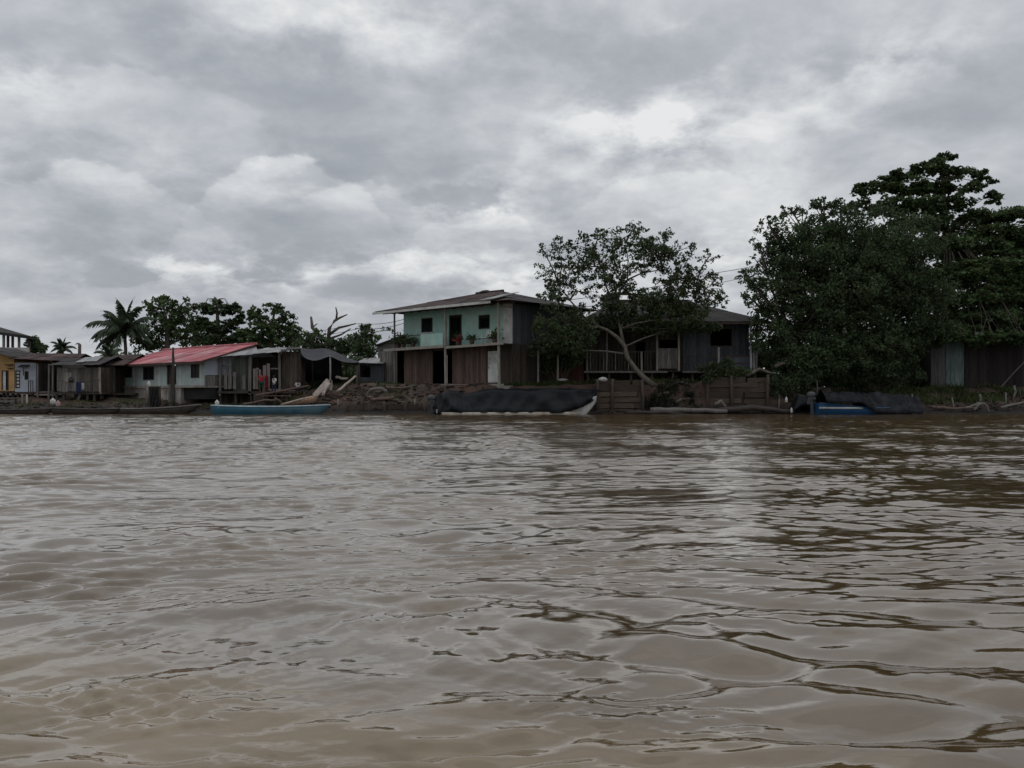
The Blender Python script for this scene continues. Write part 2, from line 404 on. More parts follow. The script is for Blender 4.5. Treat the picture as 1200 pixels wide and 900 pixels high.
concrete = mat('stained_concrete', (.42, .38, .34), (.28, .24, .21), 1.2, dirt=(.13, .10, .085))
blue_grey = mat('blue_grey_boards', (.10, .108, .118), (.06, .064, .072), 3, (6, 6, .5), island=.25)
tin_rust = mat('rusty_tin', (.075, .048, .045), (.042, .032, .032), .8, (1, 1, 1), rough=.8, island=.3, corr=.012, dirt=(.11, .075, .06), spec=.12)
tin_red = mat('red_painted_tin', (.45, .165, .175), (.37, .125, .14), .9, rough=.8, island=.25, corr=.012, dirt=(.50, .31, .31), spec=.06)
tin_grey = mat('grey_tin', (.30, .305, .305), (.20, .20, .195), .9, rough=.65, spec=.2, island=.25, corr=.012, dirt=(.20, .15, .12))
tin_dark = mat('dark_tin', (.06, .055, .054), (.036, .033, .033), .8, rough=.8, island=.3, corr=.012, dirt=(.055, .042, .035), spec=.12)
shade_black = mat('painted_shade', (.03, .028, .026), (.02, .02, .02), 2)
glass = mat('dark_glass', (.014, .016, .018), (.01, .012, .013), 2, rough=.3, spec=.12)
tarp_black = mat('black_tarpaulin', (.0085, .0098, .0125), (.0045, .0052, .007), 1.5, rough=.42, spec=.16, bump=.08)
tarp_grey = mat('grey_tarpaulin', (.06, .06, .068), (.04, .04, .047), 1.2, rough=.75, spec=.15)
paint_blue = mat('blue_boat_paint', (.05, .15, .205), (.035, .11, .16), 1.5, rough=.6, spec=.2, dirt=(.10, .15, .17))
paint_deep = mat('deep_blue_boat_paint', (.02, .085, .19), (.018, .065, .14), 1.5, rough=.45)
dug_wood = mat('dark_wet_wood', (.06, .047, .038), (.03, .025, .021), 2, (1, 4, 4), rough=.6, island=.2)
bark = mat('bark', (.15, .125, .10), (.08, .065, .052), 2.2, (3, 3, .8), bump=.03)
bark_mid = mat('mid_bark', (.17, .15, .12), (.09, .08, .062), 2.4, (3, 3, .8), bump=.03)
bark_pale = mat('pale_bark', (.2, .175, .14), (.11, .097, .078), 2.4, (3, 3, .8), bump=.03)
metal_dark = mat('dark_metal', (.05, .05, .055), (.03, .03, .035), 3, rough=.4, spec=.5)
cable_m = mat('black_cable', (.02, .02, .02), (.015, .015, .015), 3)
leaf_a = leaf_mat('leaf_dark_green', (.066, .094, .044))
leaf_b = leaf_mat('leaf_mid_green', (.074, .108, .044))
leaf_c = leaf_mat('leaf_olive', (.068, .092, .042))
leaf_p = leaf_mat('leaf_palm', (.062, .084, .050))

# ---------------------------------------------------------------- house helpers
class House:
    def __init__(self, name, label, cat, ox, oy, oz, rot=0.0, group=None):
        self.o = thing(name, label, cat, (ox, oy, oz), rot, group)
        self.ox, self.oy, self.oz = ox, oy, oz; self.c, self.s = math.cos(rot), math.sin(rot)
    def x(self, px, yl=0.0):
        k = (px-600)/F
        return (k*(self.oy+self.c*yl)-self.ox+self.s*yl)/(self.c-k*self.s)
    def z(self, py, x, yl=0.0):
        return CAM_H+(HOR-py)/F*(self.oy+self.s*x+self.c*yl)-self.oz
    def at(self, px, py, yl=0.0):
        x = self.x(px, yl); return x, self.z(py, x, yl)
    def b(self, mb, name, m, parent=None, label=None):
        return mb.build(name, m, parent or self.o, None, label)

def wall(mb, x0, x1, z0, z1, y, t=.12, holes=(), axis='x', boards=0.0, ragged=0.0):
    """wall along local x (axis 'x') or y, pierced by holes (a0,a1,z0,z1); boards>0 builds it of upright boards"""
    def bx(a0, a1, c0, c1, j=0.0):
        if a1-a0 < .004 or c1-c0 < .004: return
        if axis == 'x': mb.box(a0, a1, y+j, y+t+j, c0, c1)
        else: mb.box(y+j, y+t+j, a0, a1, c0, c1)
    def col(a0, a1, j=0.0, rb=0.0, rt=0.0):
        zs = z0+rb; top = z1-rt
        hs = sorted([h for h in holes if h[0] < a1-.003 and h[1] > a0+.003], key=lambda h: h[2])
        for h in hs:
            bx(a0, a1, zs, min(h[2], top), j); zs = max(zs, h[3])
        bx(a0, a1, zs, top, j)
    cuts = sorted(set([x0, x1]+[v for h in holes for v in h[:2] if x0 < v < x1]))
    for a, b in zip(cuts, cuts[1:]):
        if boards <= 0: col(a, b); continue
        n = max(1, round((b-a)/boards)); w = (b-a)/n
        for i in range(n):
            g = .006
            col(a+i*w+g, a+(i+1)*w-g, rnd.uniform(-.012, .012), rnd.uniform(0, ragged), rnd.uniform(0, ragged*.5))
    return mb

def sheets(mb, A, B, C, D, n, rows=2, t=.03, j=.02, over=.10):
    """roof slope A-B (eave) to D-C (ridge) laid with n x rows overlapping sheets"""
    A, B, C, D = map(Vector, (A, B, C, D))
    nrm = (B-A).cross(D-A).normalized()
    if nrm.z < 0: nrm = -nrm
    for k in range(rows):
        for i in range(n):
            u0 = i/n; u1 = (i+1.04)/n if i < n-1 else 1.0
            v0 = k/rows; v1 = min(1.0, (k+1+over)/rows)
            e = rnd.uniform(-.03, .03)/max(.5, (D-A).length) if k == 0 else 0
            def pt(u, v):
                return (A*(1-u)+B*u)*(1-v)+(D*(1-u)+C*u)*v
            lift = nrm*(.012*((i % 2)+k*1.5)+rnd.uniform(0, j))
            q = [pt(u0, v0+e)+lift, pt(u1, v0+e)+lift, pt(u1, v1)+lift, pt(u0, v1)+lift]
            mb.slab(q, t)
    return mb

def window(h, x0, x1, z0, z1, y, m_frame, name='window', pane=True, cross=False, t=.07):
    """frame set in a hole of the front wall; a pane as sub-part"""
    f = MB(); g = .06
    f.box(x0, x0+g, y-.03, y+t, z0, z1); f.box(x1-g, x1, y-.03, y+t, z0, z1)
    f.box(x0+g, x1-g, y-.03, y+t, z0, z0+g); f.box(x0+g, x1-g, y-.03, y+t, z1-g, z1)
    if cross: f.box((x0+x1)/2-.025, (x0+x1)/2+.025, y-.02, y+t-.01, z0+g, z1-g)
    fo = h.b(f, name, m_frame)
    if pane:
        p = MB(); p.box(x0+g, x1-g, y+.02, y+.035, z0+g, z1-g); h.b(p, 'pane', glass, fo)
    return fo

def posts(h, name, m, xs, y, z0, z1, w=.14):
    for x in xs:
        mb = MB(); dx = rnd.uniform(-.04, .04)
        mb.bar((x+dx, y, z0), (x, y, z1), w, w); h.b(mb, name, m)

# ================================================================ BUILDINGS
ROT = R(-40.2)
def two_storey():
    h = House('wooden_house', 'two storey house with mint green upper wall, balcony and brown board ground floor', 'house', -8.26, 65.0, 2.0, ROT)
    L = 10.8; D = 7.5; zd = 2.72; ze = 5.55
    # lower walls
    yl = 0.0
    def hole(a, b, c, d): return (h.x(a), h.x(b), h.z(d, h.x(a)), h.z(c, h.x(a)))
    door1 = (h.x(507), h.x(530), .08, 2.5); gap0 = (h.x(466), h.x(473.5), .25, 2.35); door2 = (h.x(571), h.x(583.5), .1, 2.35)
    mb = MB(); wall(mb, h.x(473.5), h.x(570), -.1, zd-.1, 0, .06, [door1], boards=.19, ragged=.10)
    h.b(mb, 'brown_board_wall', wood_brown)
    mb = MB(); wall(mb, h.x(447)-.2, h.x(465), -.15, zd-.05, 0.02, .06, boards=.17, ragged=.15); h.b(mb, 'grey_board_wall', wood_grey)
    mb = MB(); wall(mb, h.x(570)+.01, L, -.1, zd-.1, 0.01, .06, [door2], boards=.19, ragged=.1); h.b(mb, 'dark_board_wall', wood_dark)
    mb = MB(); wall(mb, .08, D, -.1, zd-.1, L-.07, .06, axis='y', boards=.2); wall(mb, .08, D, -.1, zd-.1, h.x(447)-.26, .06, axis='y', boards=.2)
    wall(mb, h.x(447)-.2, L, -.1, zd+.02, D+.004, .06); h.b(mb, 'side_wall', wood_dark)
    # door leaf (white) in the right opening
    mb = MB(); x0, x1 = door2[0]+.03, door2[1]-.03
    mb.box(x0, x1, .03, .07, .12, 2.3)
    for zz in (.35, 1.25, 1.95): mb.box(x0+.08, x1-.08, .015, .03, zz, zz+.09)
    d = h.b(mb, 'door', white_p); k = MB(); k.ell((x0+.1, -.01, 1.15), (.04, .04, .04)); h.b(k, 'handle', metal_dark, d)
    # upper walls with real openings
    w1 = h.at(494, 390)+h.at(507, 372); w2 = h.at(561, 386)+h.at(574, 368.5)
    dr = (h.x(526.5), h.x(541), zd+.04, h.z(369, h.x(533)))
    holes = [(w1[0], w1[2], w1[1], w1[3]), dr, (w2[0], w2[2], w2[1], w2[3])]
    mb = MB(); wall(mb, -.0, h.x(590), zd+.04, ze-.05, 0, .10, holes); h.b(mb, 'mint_wall', mint)
    mb = MB(); wall(mb, h.x(590)+.01, L, zd+.04, ze-.05, -.02, .10); h.b(mb, 'pale_wall_panel', white_p)
    mb = MB(); wall(mb, .12, D, zd+.04, ze-.05, L-.1, .1, axis='y', boards=.22); h.b(mb, 'gable_wall', blue_grey)
    mb = MB(); wall(mb, .12, D, zd+.04, ze-.05, 0.0, .1, axis='y'); wall(mb, 0, L, zd+.04, ze-.05, D, .1); h.b(mb, 'back_wall', mint)
    for w in (holes[0], holes[2]): window(h, w[0], w[1], w[2], w[3], 0, wood_dark, pane=False)
    mb = MB(); g = .07
    for a in (dr[0], dr[1]-g): mb.box(a, a+g, -.03, .08, dr[2], dr[3])
    mb.box(dr[0]+g, dr[1]-g, -.03, .08, dr[3]-g, dr[3]); h.b(mb, 'door_frame', wood_dark)
    mb = MB(); mb.box(w1[0]-.1, w1[2]+.1, -.1, -.003, w1[1]-.09, w1[1]-.01); h.b(mb, 'window_sill', white_p)
    # deck
    mb = MB()
    for i in range(6): mb.box(-.75, L+.3, -1.25+i*.2, -1.25+i*.2+.19, zd-.05+rnd.uniform(-.006, .006), zd+.0)
    h.b(mb, 'balcony_floor', wood_dark)
    mb = MB(); xm = h.x(520, -1.3)
    mb.bar((-.8, -1.29, zd-.10), (xm, -1.29, zd-.02), .07, .20); mb.bar((xm+.1, -1.29, zd-.12), (L+.35, -1.29, zd-.02), .07, .17); h.b(mb, 'fascia_board', wood_pale)
    mb = MB(); mb.box(h.x(447)-.3, L, .08, D, zd-.1, zd+.03); h.b(mb, 'upper_floor', wood_dark)
    mb = MB(); mb.box(-.9, L+.1, -.9, D, -.95, -.12); h.b(mb, 'floor_platform', concrete)
    mb = MB(); mb.box(h.x(474), h.x(600), -1.05, -.85, -.30, .0); h.b(mb, 'doorstep', concrete)
    # posts through both storeys
    for px, hi in ((462.5, 0.0), (522, 0.0), (584.5, 0.0)):
        x = h.x(px, -1.15); mb = MB(); mb.bar((x+.03, -1.15, -.6 if px < 470 else -.3), (x, -1.15, zd-.13), .13, .13); h.b(mb, 'post', wood_pale if px > 500 else wood_grey)
        mb = MB(); mb.bar((x, -1.15, zd), (x-.03, -1.15, ze+.02), .14 if px > 500 else .1, .14 if px > 500 else .1); h.b(mb, 'post', wood_pale if px > 500 else wood_grey)
    # balcony rail, mostly gone: a green sheet between door and left post, thin rails
    xa, xb = h.x(493, -1.1), h.x(519, -1.1)
    mb = MB(); mb.box(xa, xb, -1.12, -1.10, zd+.05, zd+.95); h.b(mb, 'balustrade_sheet', mint)
    mb = MB(); mb.bar((h.x(464, -1.12), -1.12, zd+.85), (xa, -1.12, zd+.9), .05, .05); mb.bar((h.x(464, -1.12), -1.12, zd+.45), (xa, -1.12, zd+.42), .04, .04); h.b(mb, 'hand_rail', wood_dark); mb = MB()
    mb.bar((h.x(545, -1.12), -1.12, zd+.35), (h.x(583, -1.12), -1.12, zd+.40), .04, .04); h.b(mb, 'hand_rail', wood_dark)
    # hip roof
    e = ze; pk = 6.9
    x0, x1, y0, y1 = -1.15, L+1.3, -1.85, D+1.2; ym = 3.4; r0, r1 = 4.6, 6.9
    A, B, C, D_ = (x0, y0, e-.02), (x1, y0, e-.06), (x1, y1, e), (x0, y1, e); r0_, r1_ = (r0, ym, pk), (r1, ym, pk)
    mb = MB(); sheets(mb, A, B, r1_, r0_, 13, 2); h.b(mb, 'roof_front', tin_rust)
    mb = MB(); sheets(mb, B, C, r1_, r1_, 9, 2); h.b(mb, 'roof_right', tin_dark)
    mb = MB(); sheets(mb, C, D_, r0_, r1_, 12, 2); sheets(mb, D_, A, r0_, r0_, 9, 2); h.b(mb, 'roof_back', tin_rust)
    mb = MB(); mb.bar((x0-.25, y0-.02, e-.16), (h.x(575, y0), y0-.02, e-.10), .05, .17); h.b(mb, 'gutter_board', white_p)
    mb = MB(); mb.slab([(h.x(563, y0), y0-.2, e+.06), (h.x(581, y0), y0-.2, e+.09), (h.x(581, y0)+.2, y0+2.2, e+.72), (h.x(567, y0), y0+1.9, e+.62)], .03); h.b(mb, 'patch_sheet', tin_grey)
    mb = MB(); mb.tube([(r0-.2, ym, pk+.03), (r1+.2, ym, pk+.03)], .12); mb.ell((r0+.7, ym, pk+.08), (.5, .3, .15), noise=.1); h.b(mb, 'ridge_cap', tin_dark)
    mb = MB()
    for i in range(15):
        xx = x0+.3+i*(x1-x0-.6)/14; mb.bar((xx, y0+.1, e-.08), (xx, 0, e-.06), .05, .09)
    mb.bar((x0+.1, -1.15, e-.14), (x1-.1, -1.15, e-.16), .07, .10); h.b(mb, 'rafters', wood_dark)
    # clutter on the balcony: things of their own
    def balc(px, dy): x = h.x(px, dy); return h.o.matrix_basis @ Vector((x, dy, zd+.02))
    bpy.context.view_layer.update()
    return h, zd
H2, H2zd = two_storey()
def H2w(px, yl, zl):
    x = H2.x(px, yl); return Vector((H2.ox+H2.c*x-H2.s*yl, H2.oy+H2.s*x+H2.c*yl, H2.oz+zl))

def red_house():
    h = House('red_roof_house', 'low pale mint house with a red painted tin roof and grey concrete base', 'house', -31.6, 68.0, 1.75, R(-39.8))
    L = 13.2; D = 7.4; ze = 1.95
    zf = 0.18
    def H(px0, px1, py0, py1): a = h.at(px0, py1); b = h.at(px1, py0); return (a[0], b[0], a[1], min(b[1], ze-.14))
    por = (h.x(136), h.x(154.5), .25, ze-.12)
    ws = [H(168, 180.5, 429.5, 445.5), (h.x(196), h.x(206.5), .25, ze-.16), H(224, 233.5, 427, 443)]
    mb = MB(); wall(mb, 0, L, zf, ze, 0, .12, [por]+ws); h.b(mb, 'front_wall', mint_pale)
    mb = MB(); wall(mb, .12, D, .9, ze, L-.12, .12, axis='y'); h.b(mb, 'side_wall', blue_white)
    mb = MB(); wall(mb, .0, D, zf-.1, .88, L-.10, .14, axis='y', boards=.2, ragged=.1); h.b(mb, 'board_skirt', wood_grey)
    mb = MB(); wall(mb, .12, D, zf, ze, 0, .12, axis='y'); wall(mb, 0, L, zf, ze, D, .12); h.b(mb, 'back_wall', mint_pale)
    mb = MB(); wall(mb, 0, L, -1.6, zf-.17, D, .1, boards=.3); wall(mb, 1.3, D, -1.6, zf-.17, L-.2, .06, axis='y', boards=.3); h.b(mb, 'underfloor_boards', wood_dark)
    # gable triangle on the right
    rz = 3.06; ym = 3.65
    mb = MB(); mb.add([(L-.12, 0, ze), (L-.12, D, ze), (L-.12, ym, rz), (L, 0, ze), (L, D, ze), (L, ym, rz)], [(0, 2, 1), (3, 4, 5), (0, 3, 5, 2), (1, 2, 5, 4)]); h.b(mb, 'gable', blue_white)
    for w in (ws[0], ws[2]): window(h, w[0], w[1], w[2], w[3], 0, wood_dark, cross=True)
    w = ws[1]; mb = MB(); mb.box(w[0], w[0]+.06, -.02, .08, w[2], w[3]); mb.box(w[1]-.06, w[1], -.02, .08, w[2], w[3]); mb.box(w[0]+.06, w[1]-.06, -.02, .08, w[3]-.06, w[3]); h.b(mb, 'door_frame', wood_dark)
    mb = MB(); mb.box(w[0]+.06, w[0]+.06+(w[1]-w[0])*.45, .09, .12, w[2], w[3]-.06); d = h.b(mb, 'door', wood_dark); k = MB(); k.ell((w[0]+.2, .07, 1.1), (.035, .03, .035)); h.b(k, 'handle', metal_dark, d)
    # porch parapet (teal, low) and post
    mb = MB(); mb.box(por[0]+.02, por[1]-.02, -.01, .05, .25, .85); h.b(mb, 'porch_parapet', mint)
    mb = MB(); mb.box(por[0]+.25, por[1]-.25, .9, 1.0, .25, 1.6); h.b(mb, 'inner_wall', mint_pale)
    # pilasters
    for px in (157, 187, 212, 236): x = h.x(px); mb = MB(); mb.box(x-.08, x+.08, -.03, -.003, zf, ze-.02); h.b(mb, 'pilaster', white_p)
    # base
    mb = MB(); mb.box(-.1, h.x(214), -.15, 1.2, -1.3, zf-.02); h.b(mb, 'base_wall', concrete)
    mb = MB(); mb.box(h.x(214)+.02, L-.1, .1, 1.2, -.8, zf-.02); h.b(mb, 'shade_block', shade_black)  # near-black block standing in for the shade under the floor
    mb = MB(); mb.box(-.05, L+.02, -.25, D, zf-.16, zf-.015) ; h.b(mb, 'floor_slab', concrete)
    # roof
    ov = .75; x0, x1 = -.7, L+.75
    sl = (rz-ze)/ym; ye = -ov; zel = ze-ov*sl+.10
    A, B, C, D_ = (x0, ye, zel), (x1, ye, zel), (x1, ym, rz+.10), (x0+1.3, ym, rz+.10)
    mb = MB(); sheets(mb, A, B, C, D_, 16, 2, j=.012); h.b(mb, 'roof_front', tin_red)
    mb = MB(); sheets(mb, (x1, D+ov, zel), (x0, D+ov, zel), D_, C, 12, 2); h.b(mb, 'roof_back', tin_rust)
    mb = MB(); mb.tube([(x0+1.3, ym, rz+.16), (x1+.03, ym, rz+.16)], .10); h.b(mb, 'ridge_cap', tin_red)
    mb = MB(); mb.bar((x1-.06, ye, zel-.09), (x1-.06, ym, rz-.0), .06, .14); h.b(mb, 'barge_board', wood_dark)
    mb = MB(); mb.bar((x0, ye+.04, zel-.10), (x1, ye+.04, zel-.10), .05, .13); h.b(mb, 'eave_board', wood_dark)
    posts(h, 'stilt', wood_grey, [h.x(173, -.5), h.x(199.5, -.5)], -.5, -1.4, .25, .22)
red_house()

def stilt_house():
    Y = 62.0
    h = House('stilt_house', 'dark boarded riverside house on stilts with hipped roof and railed veranda behind the leaning tree', 'house', 0, Y, 2.0)
    zf = h.z(433.5, 0, -1.6)
    yw = 0.0; ze = h.z(380, 0, -1.6)+.05
    x0, x1 = h.x(686), h.x(878)
    ws = [(h.x(832), h.x(858), h.z(406, 0), h.z(383, 0)-.1), (h.x(737), h.x(756), zf+.05, zf+2.1), (h.x(772), h.x(795), zf+.05+1.0, zf+2.3)]
    mb = MB(); wall(mb, x0, h.x(800), zf, ze+.1, 0, .08, ws[1:], boards=.2); h.b(mb, 'board_wall', wood_dark)
    mb = MB(); wall(mb, h.x(800)+.01, x1, zf, ze+.1, -.01, .08, ws[:1], boards=.24); h.b(mb, 'blue_grey_wall', blue_grey)
    mb = MB(); wall(mb, .1, 7, zf, ze+.1, x1-.09, .08, axis='y', boards=.24); wall(mb, .1, 7, zf, ze+.1, x0, .08, axis='y', boards=.24); wall(mb, x0, x1, zf, ze+.25, 7.1, .1); h.b(mb, 'side_wall', wood_dark)
    mb = MB(); mb.box(x0+.1, x1-.1, .12, 7.05, ze+.11, ze+.15); h.b(mb, 'ceiling', wood_dark)
    window(h, *ws[0], 0, wood_dark, pane=False); window(h, *ws[2], 0, wood_dark, pane=False)
    w = ws[1]; mb = MB(); mb.box(w[0]+.02, w[0]+.5, .09, .13, w[2], w[3]-.03); h.b(mb, 'door', wood_dark)
    # veranda
    mb = MB()
    for i in range(8): mb.box(x0-.2, h.x(892, -1.6), -1.6+i*.2, -1.6+i*.2+.19, zf-.12, zf-.06+rnd.uniform(-.008, .008))
    h.b(mb, 'veranda_floor', wood_dark)
    mb = MB(); mb.bar((x0-.25, -1.64, zf-.14), (h.x(782, -1.64), -1.64, zf-.14), .06, .14); mb.bar((h.x(800, -1.64), -1.64, zf-.13), (h.x(828, -1.64), -1.64, zf-.13), .06, .14); h.b(mb, 'floor_beam', wood_grey)
    for px, py0, m in ((752, 412, wood_pale), (770, 392, wood_pale), (795.5, 392, wood_pale), (842, 407, wood_pale), (880, 381, blue_white), (883.5, 407, wood_pale), (889, 382, blue_white), (711, 381, wood_grey), (688, 383, wood_grey)):
        x = h.x(px, -1.5); mb = MB(); top = ze+.05 if py0 < 395 else h.z(py0, x, -1.5)
        mb.bar((x, -1.5 if px != 889 else -.9, zf-.05), (x+rnd.uniform(-.03, .03), -1.5 if px != 889 else -.9, top), .13, .13); h.b(mb, 'veranda_post', m)
    zr = zf+1.28
    mb = MB(); mb.bar((x0, -1.5, zr), (h.x(769, -1.5), -1.5, zr+.02), .07, .08); h.b(mb, 'hand_rail', wood_dark); mb = MB(); mb.bar((h.x(800, -1.5), -1.5, zf+.95), (h.x(880, -1.5), -1.5, zf+1.0), .07, .07); mb.bar((h.x(800, -1.5), -1.5, zf+.5), (h.x(880, -1.5), -1.5, zf+.48), .05, .06)
    h.b(mb, 'hand_rail', wood_dark)
    x = x0+.2; k = 0
    while x < h.x(766, -1.5):
        mb = MB(); mb.box(x, x+.07, -1.53, -1.50, zf-.03, zr-.03+rnd.uniform(-.03, .05)); h.b(mb, 'baluster', wood_grey if k % 4 == 0 else wood_dark); x += .21+rnd.uniform(-.02, .05); k += 1
    mb = MB(); wall(mb, h.x(771.5, -1.52), h.x(794, -1.52), zf+.1, h.z(408, 0, -1.52), -1.52, .04, boards=.11); h.b(mb, 'balustrade_panel', wood_grey)
    mb = MB(); wall(mb, h.x(844, -1.5), h.x(882, -1.5), zf+.0, zf+1.0, -1.48, .03, boards=.2); h.b(mb, 'balustrade_boards', blue_grey)
    # stilts and darkness below
    for i in range(9):
        x = x0+.1+i*(x1-x0)/8
        mb = MB(); mb.bar((x, -1.3, -.3), (x+rnd.uniform(-.08, .08), -1.3, zf-.1), .16, .16); h.b(mb, 'stilt', wood_dark)
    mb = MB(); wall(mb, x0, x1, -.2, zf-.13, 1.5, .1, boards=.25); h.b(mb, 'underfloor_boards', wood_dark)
    # roof
    rz = h.z(353.5, 0, 3.0); a, b, c, d = x0-.7, x1+1.0, -2.0, 8.0; e = ze+.12
    r0, r1 = h.x(722, 3), h.x(806, 3)
    mb = MB(); sheets(mb, (a, c, e), (b, c, e), (r1, 3, rz), (r0, 3, rz), 15, 2); h.b(mb, 'roof_front', tin_dark)
    mb = MB(); sheets(mb, (b, c, e), (b, d, e), (r1, 3, rz), (r1, 3, rz), 10, 2); sheets(mb, (a, d, e), (a, c, e), (r0, 3, rz), (r0, 3, rz), 10, 2); sheets(mb, (b, d, e), (a, d, e), (r0, 3, rz), (r1, 3, rz), 12, 2); h.b(mb, 'roof_back', tin_dark)
    mb = MB(); mb.tube([(r0, 3, rz+.05), (r1, 3, rz+.05)], .12); h.b(mb, 'ridge_cap', tin_rust)
    mb = MB(); mb.bar((a, c+.03, e-.12), (b, c+.03, e-.12), .05, .12); h.b(mb, 'fascia_board', wood_dark)
    return h
HS = stilt_house()

def middle_shed():
    h = House('lean_to_shed', 'dark red boarded lean-to with white porch posts beside the mint house', 'shed', 0, 61.0, 1.95)
    x0, x1 = h.x(606), h.x(684); ze = h.z(403, 0)
    mb = MB(); wall(mb, h.x(618.5), x1, -.1, ze, 0, .06, [(h.x(633), h.x(646), -.05, 2.3)], boards=.2, ragged=.1); h.b(mb, 'board_wall', wood_red)
    mb = MB(); wall(mb, .1, 5, -.1, ze, x1-.07, .06, axis='y'); wall(mb, x0, x1, -.1, ze, 5, .08); h.b(mb, 'side_wall', wood_dark)
    # blue-grey curtain with folds in the left doorway
    n = 22; rows = []
    for k in range(6):
        z = -.0+k*(2.3/5); rows.append([(h.x(607)+(h.x(618)-h.x(607))*j/n, .05+.06*math.sin(j*1.3+.3*k)*(1-.1*k), z) for j in range(n+1)])
    mb = MB(); mb.grid(rows); c = h.b(mb, 'curtain', blue_grey); sm = c.modifiers.new('thick', 'SOLIDIFY'); sm.thickness = .01
    for px, m in ((602, white_p), (605, white_p), (630.5, wood_pale), (653.5, wood_pale)):
        x = h.x(px, -1.2); mb = MB(); mb.bar((x, -1.2, -.2), (x+.02, -1.2, h.z(407 if px < 640 else 409, x, -1.2)), .12 if px > 604 else .09, .12); h.b(mb, 'porch_post', m)
    mb = MB(); mb.bar((h.x(600, -1.2), -1.2, h.z(405.5, 0, -1.2)), (h.x(633, -1.2), -1.2, h.z(405, 0, -1.2)), .1, .13); h.b(mb, 'porch_beam', wood_pale)
    mb = MB(); sheets(mb, (h.x(601, -1.5), -1.5, h.z(402.5, 0, -1.5)), (x1+.3, -1.5, h.z(402.5, 0, -1.5)), (x1+.3, 5, ze+1.2), (x0, 5, ze+1.2), 7, 2); h.b(mb, 'roof', tin_dark)
    mb = MB(); mb.box(x0-.1, x1, -1.3, 5, -.9, -.11); h.b(mb, 'floor_platform', concrete)
middle_shed()

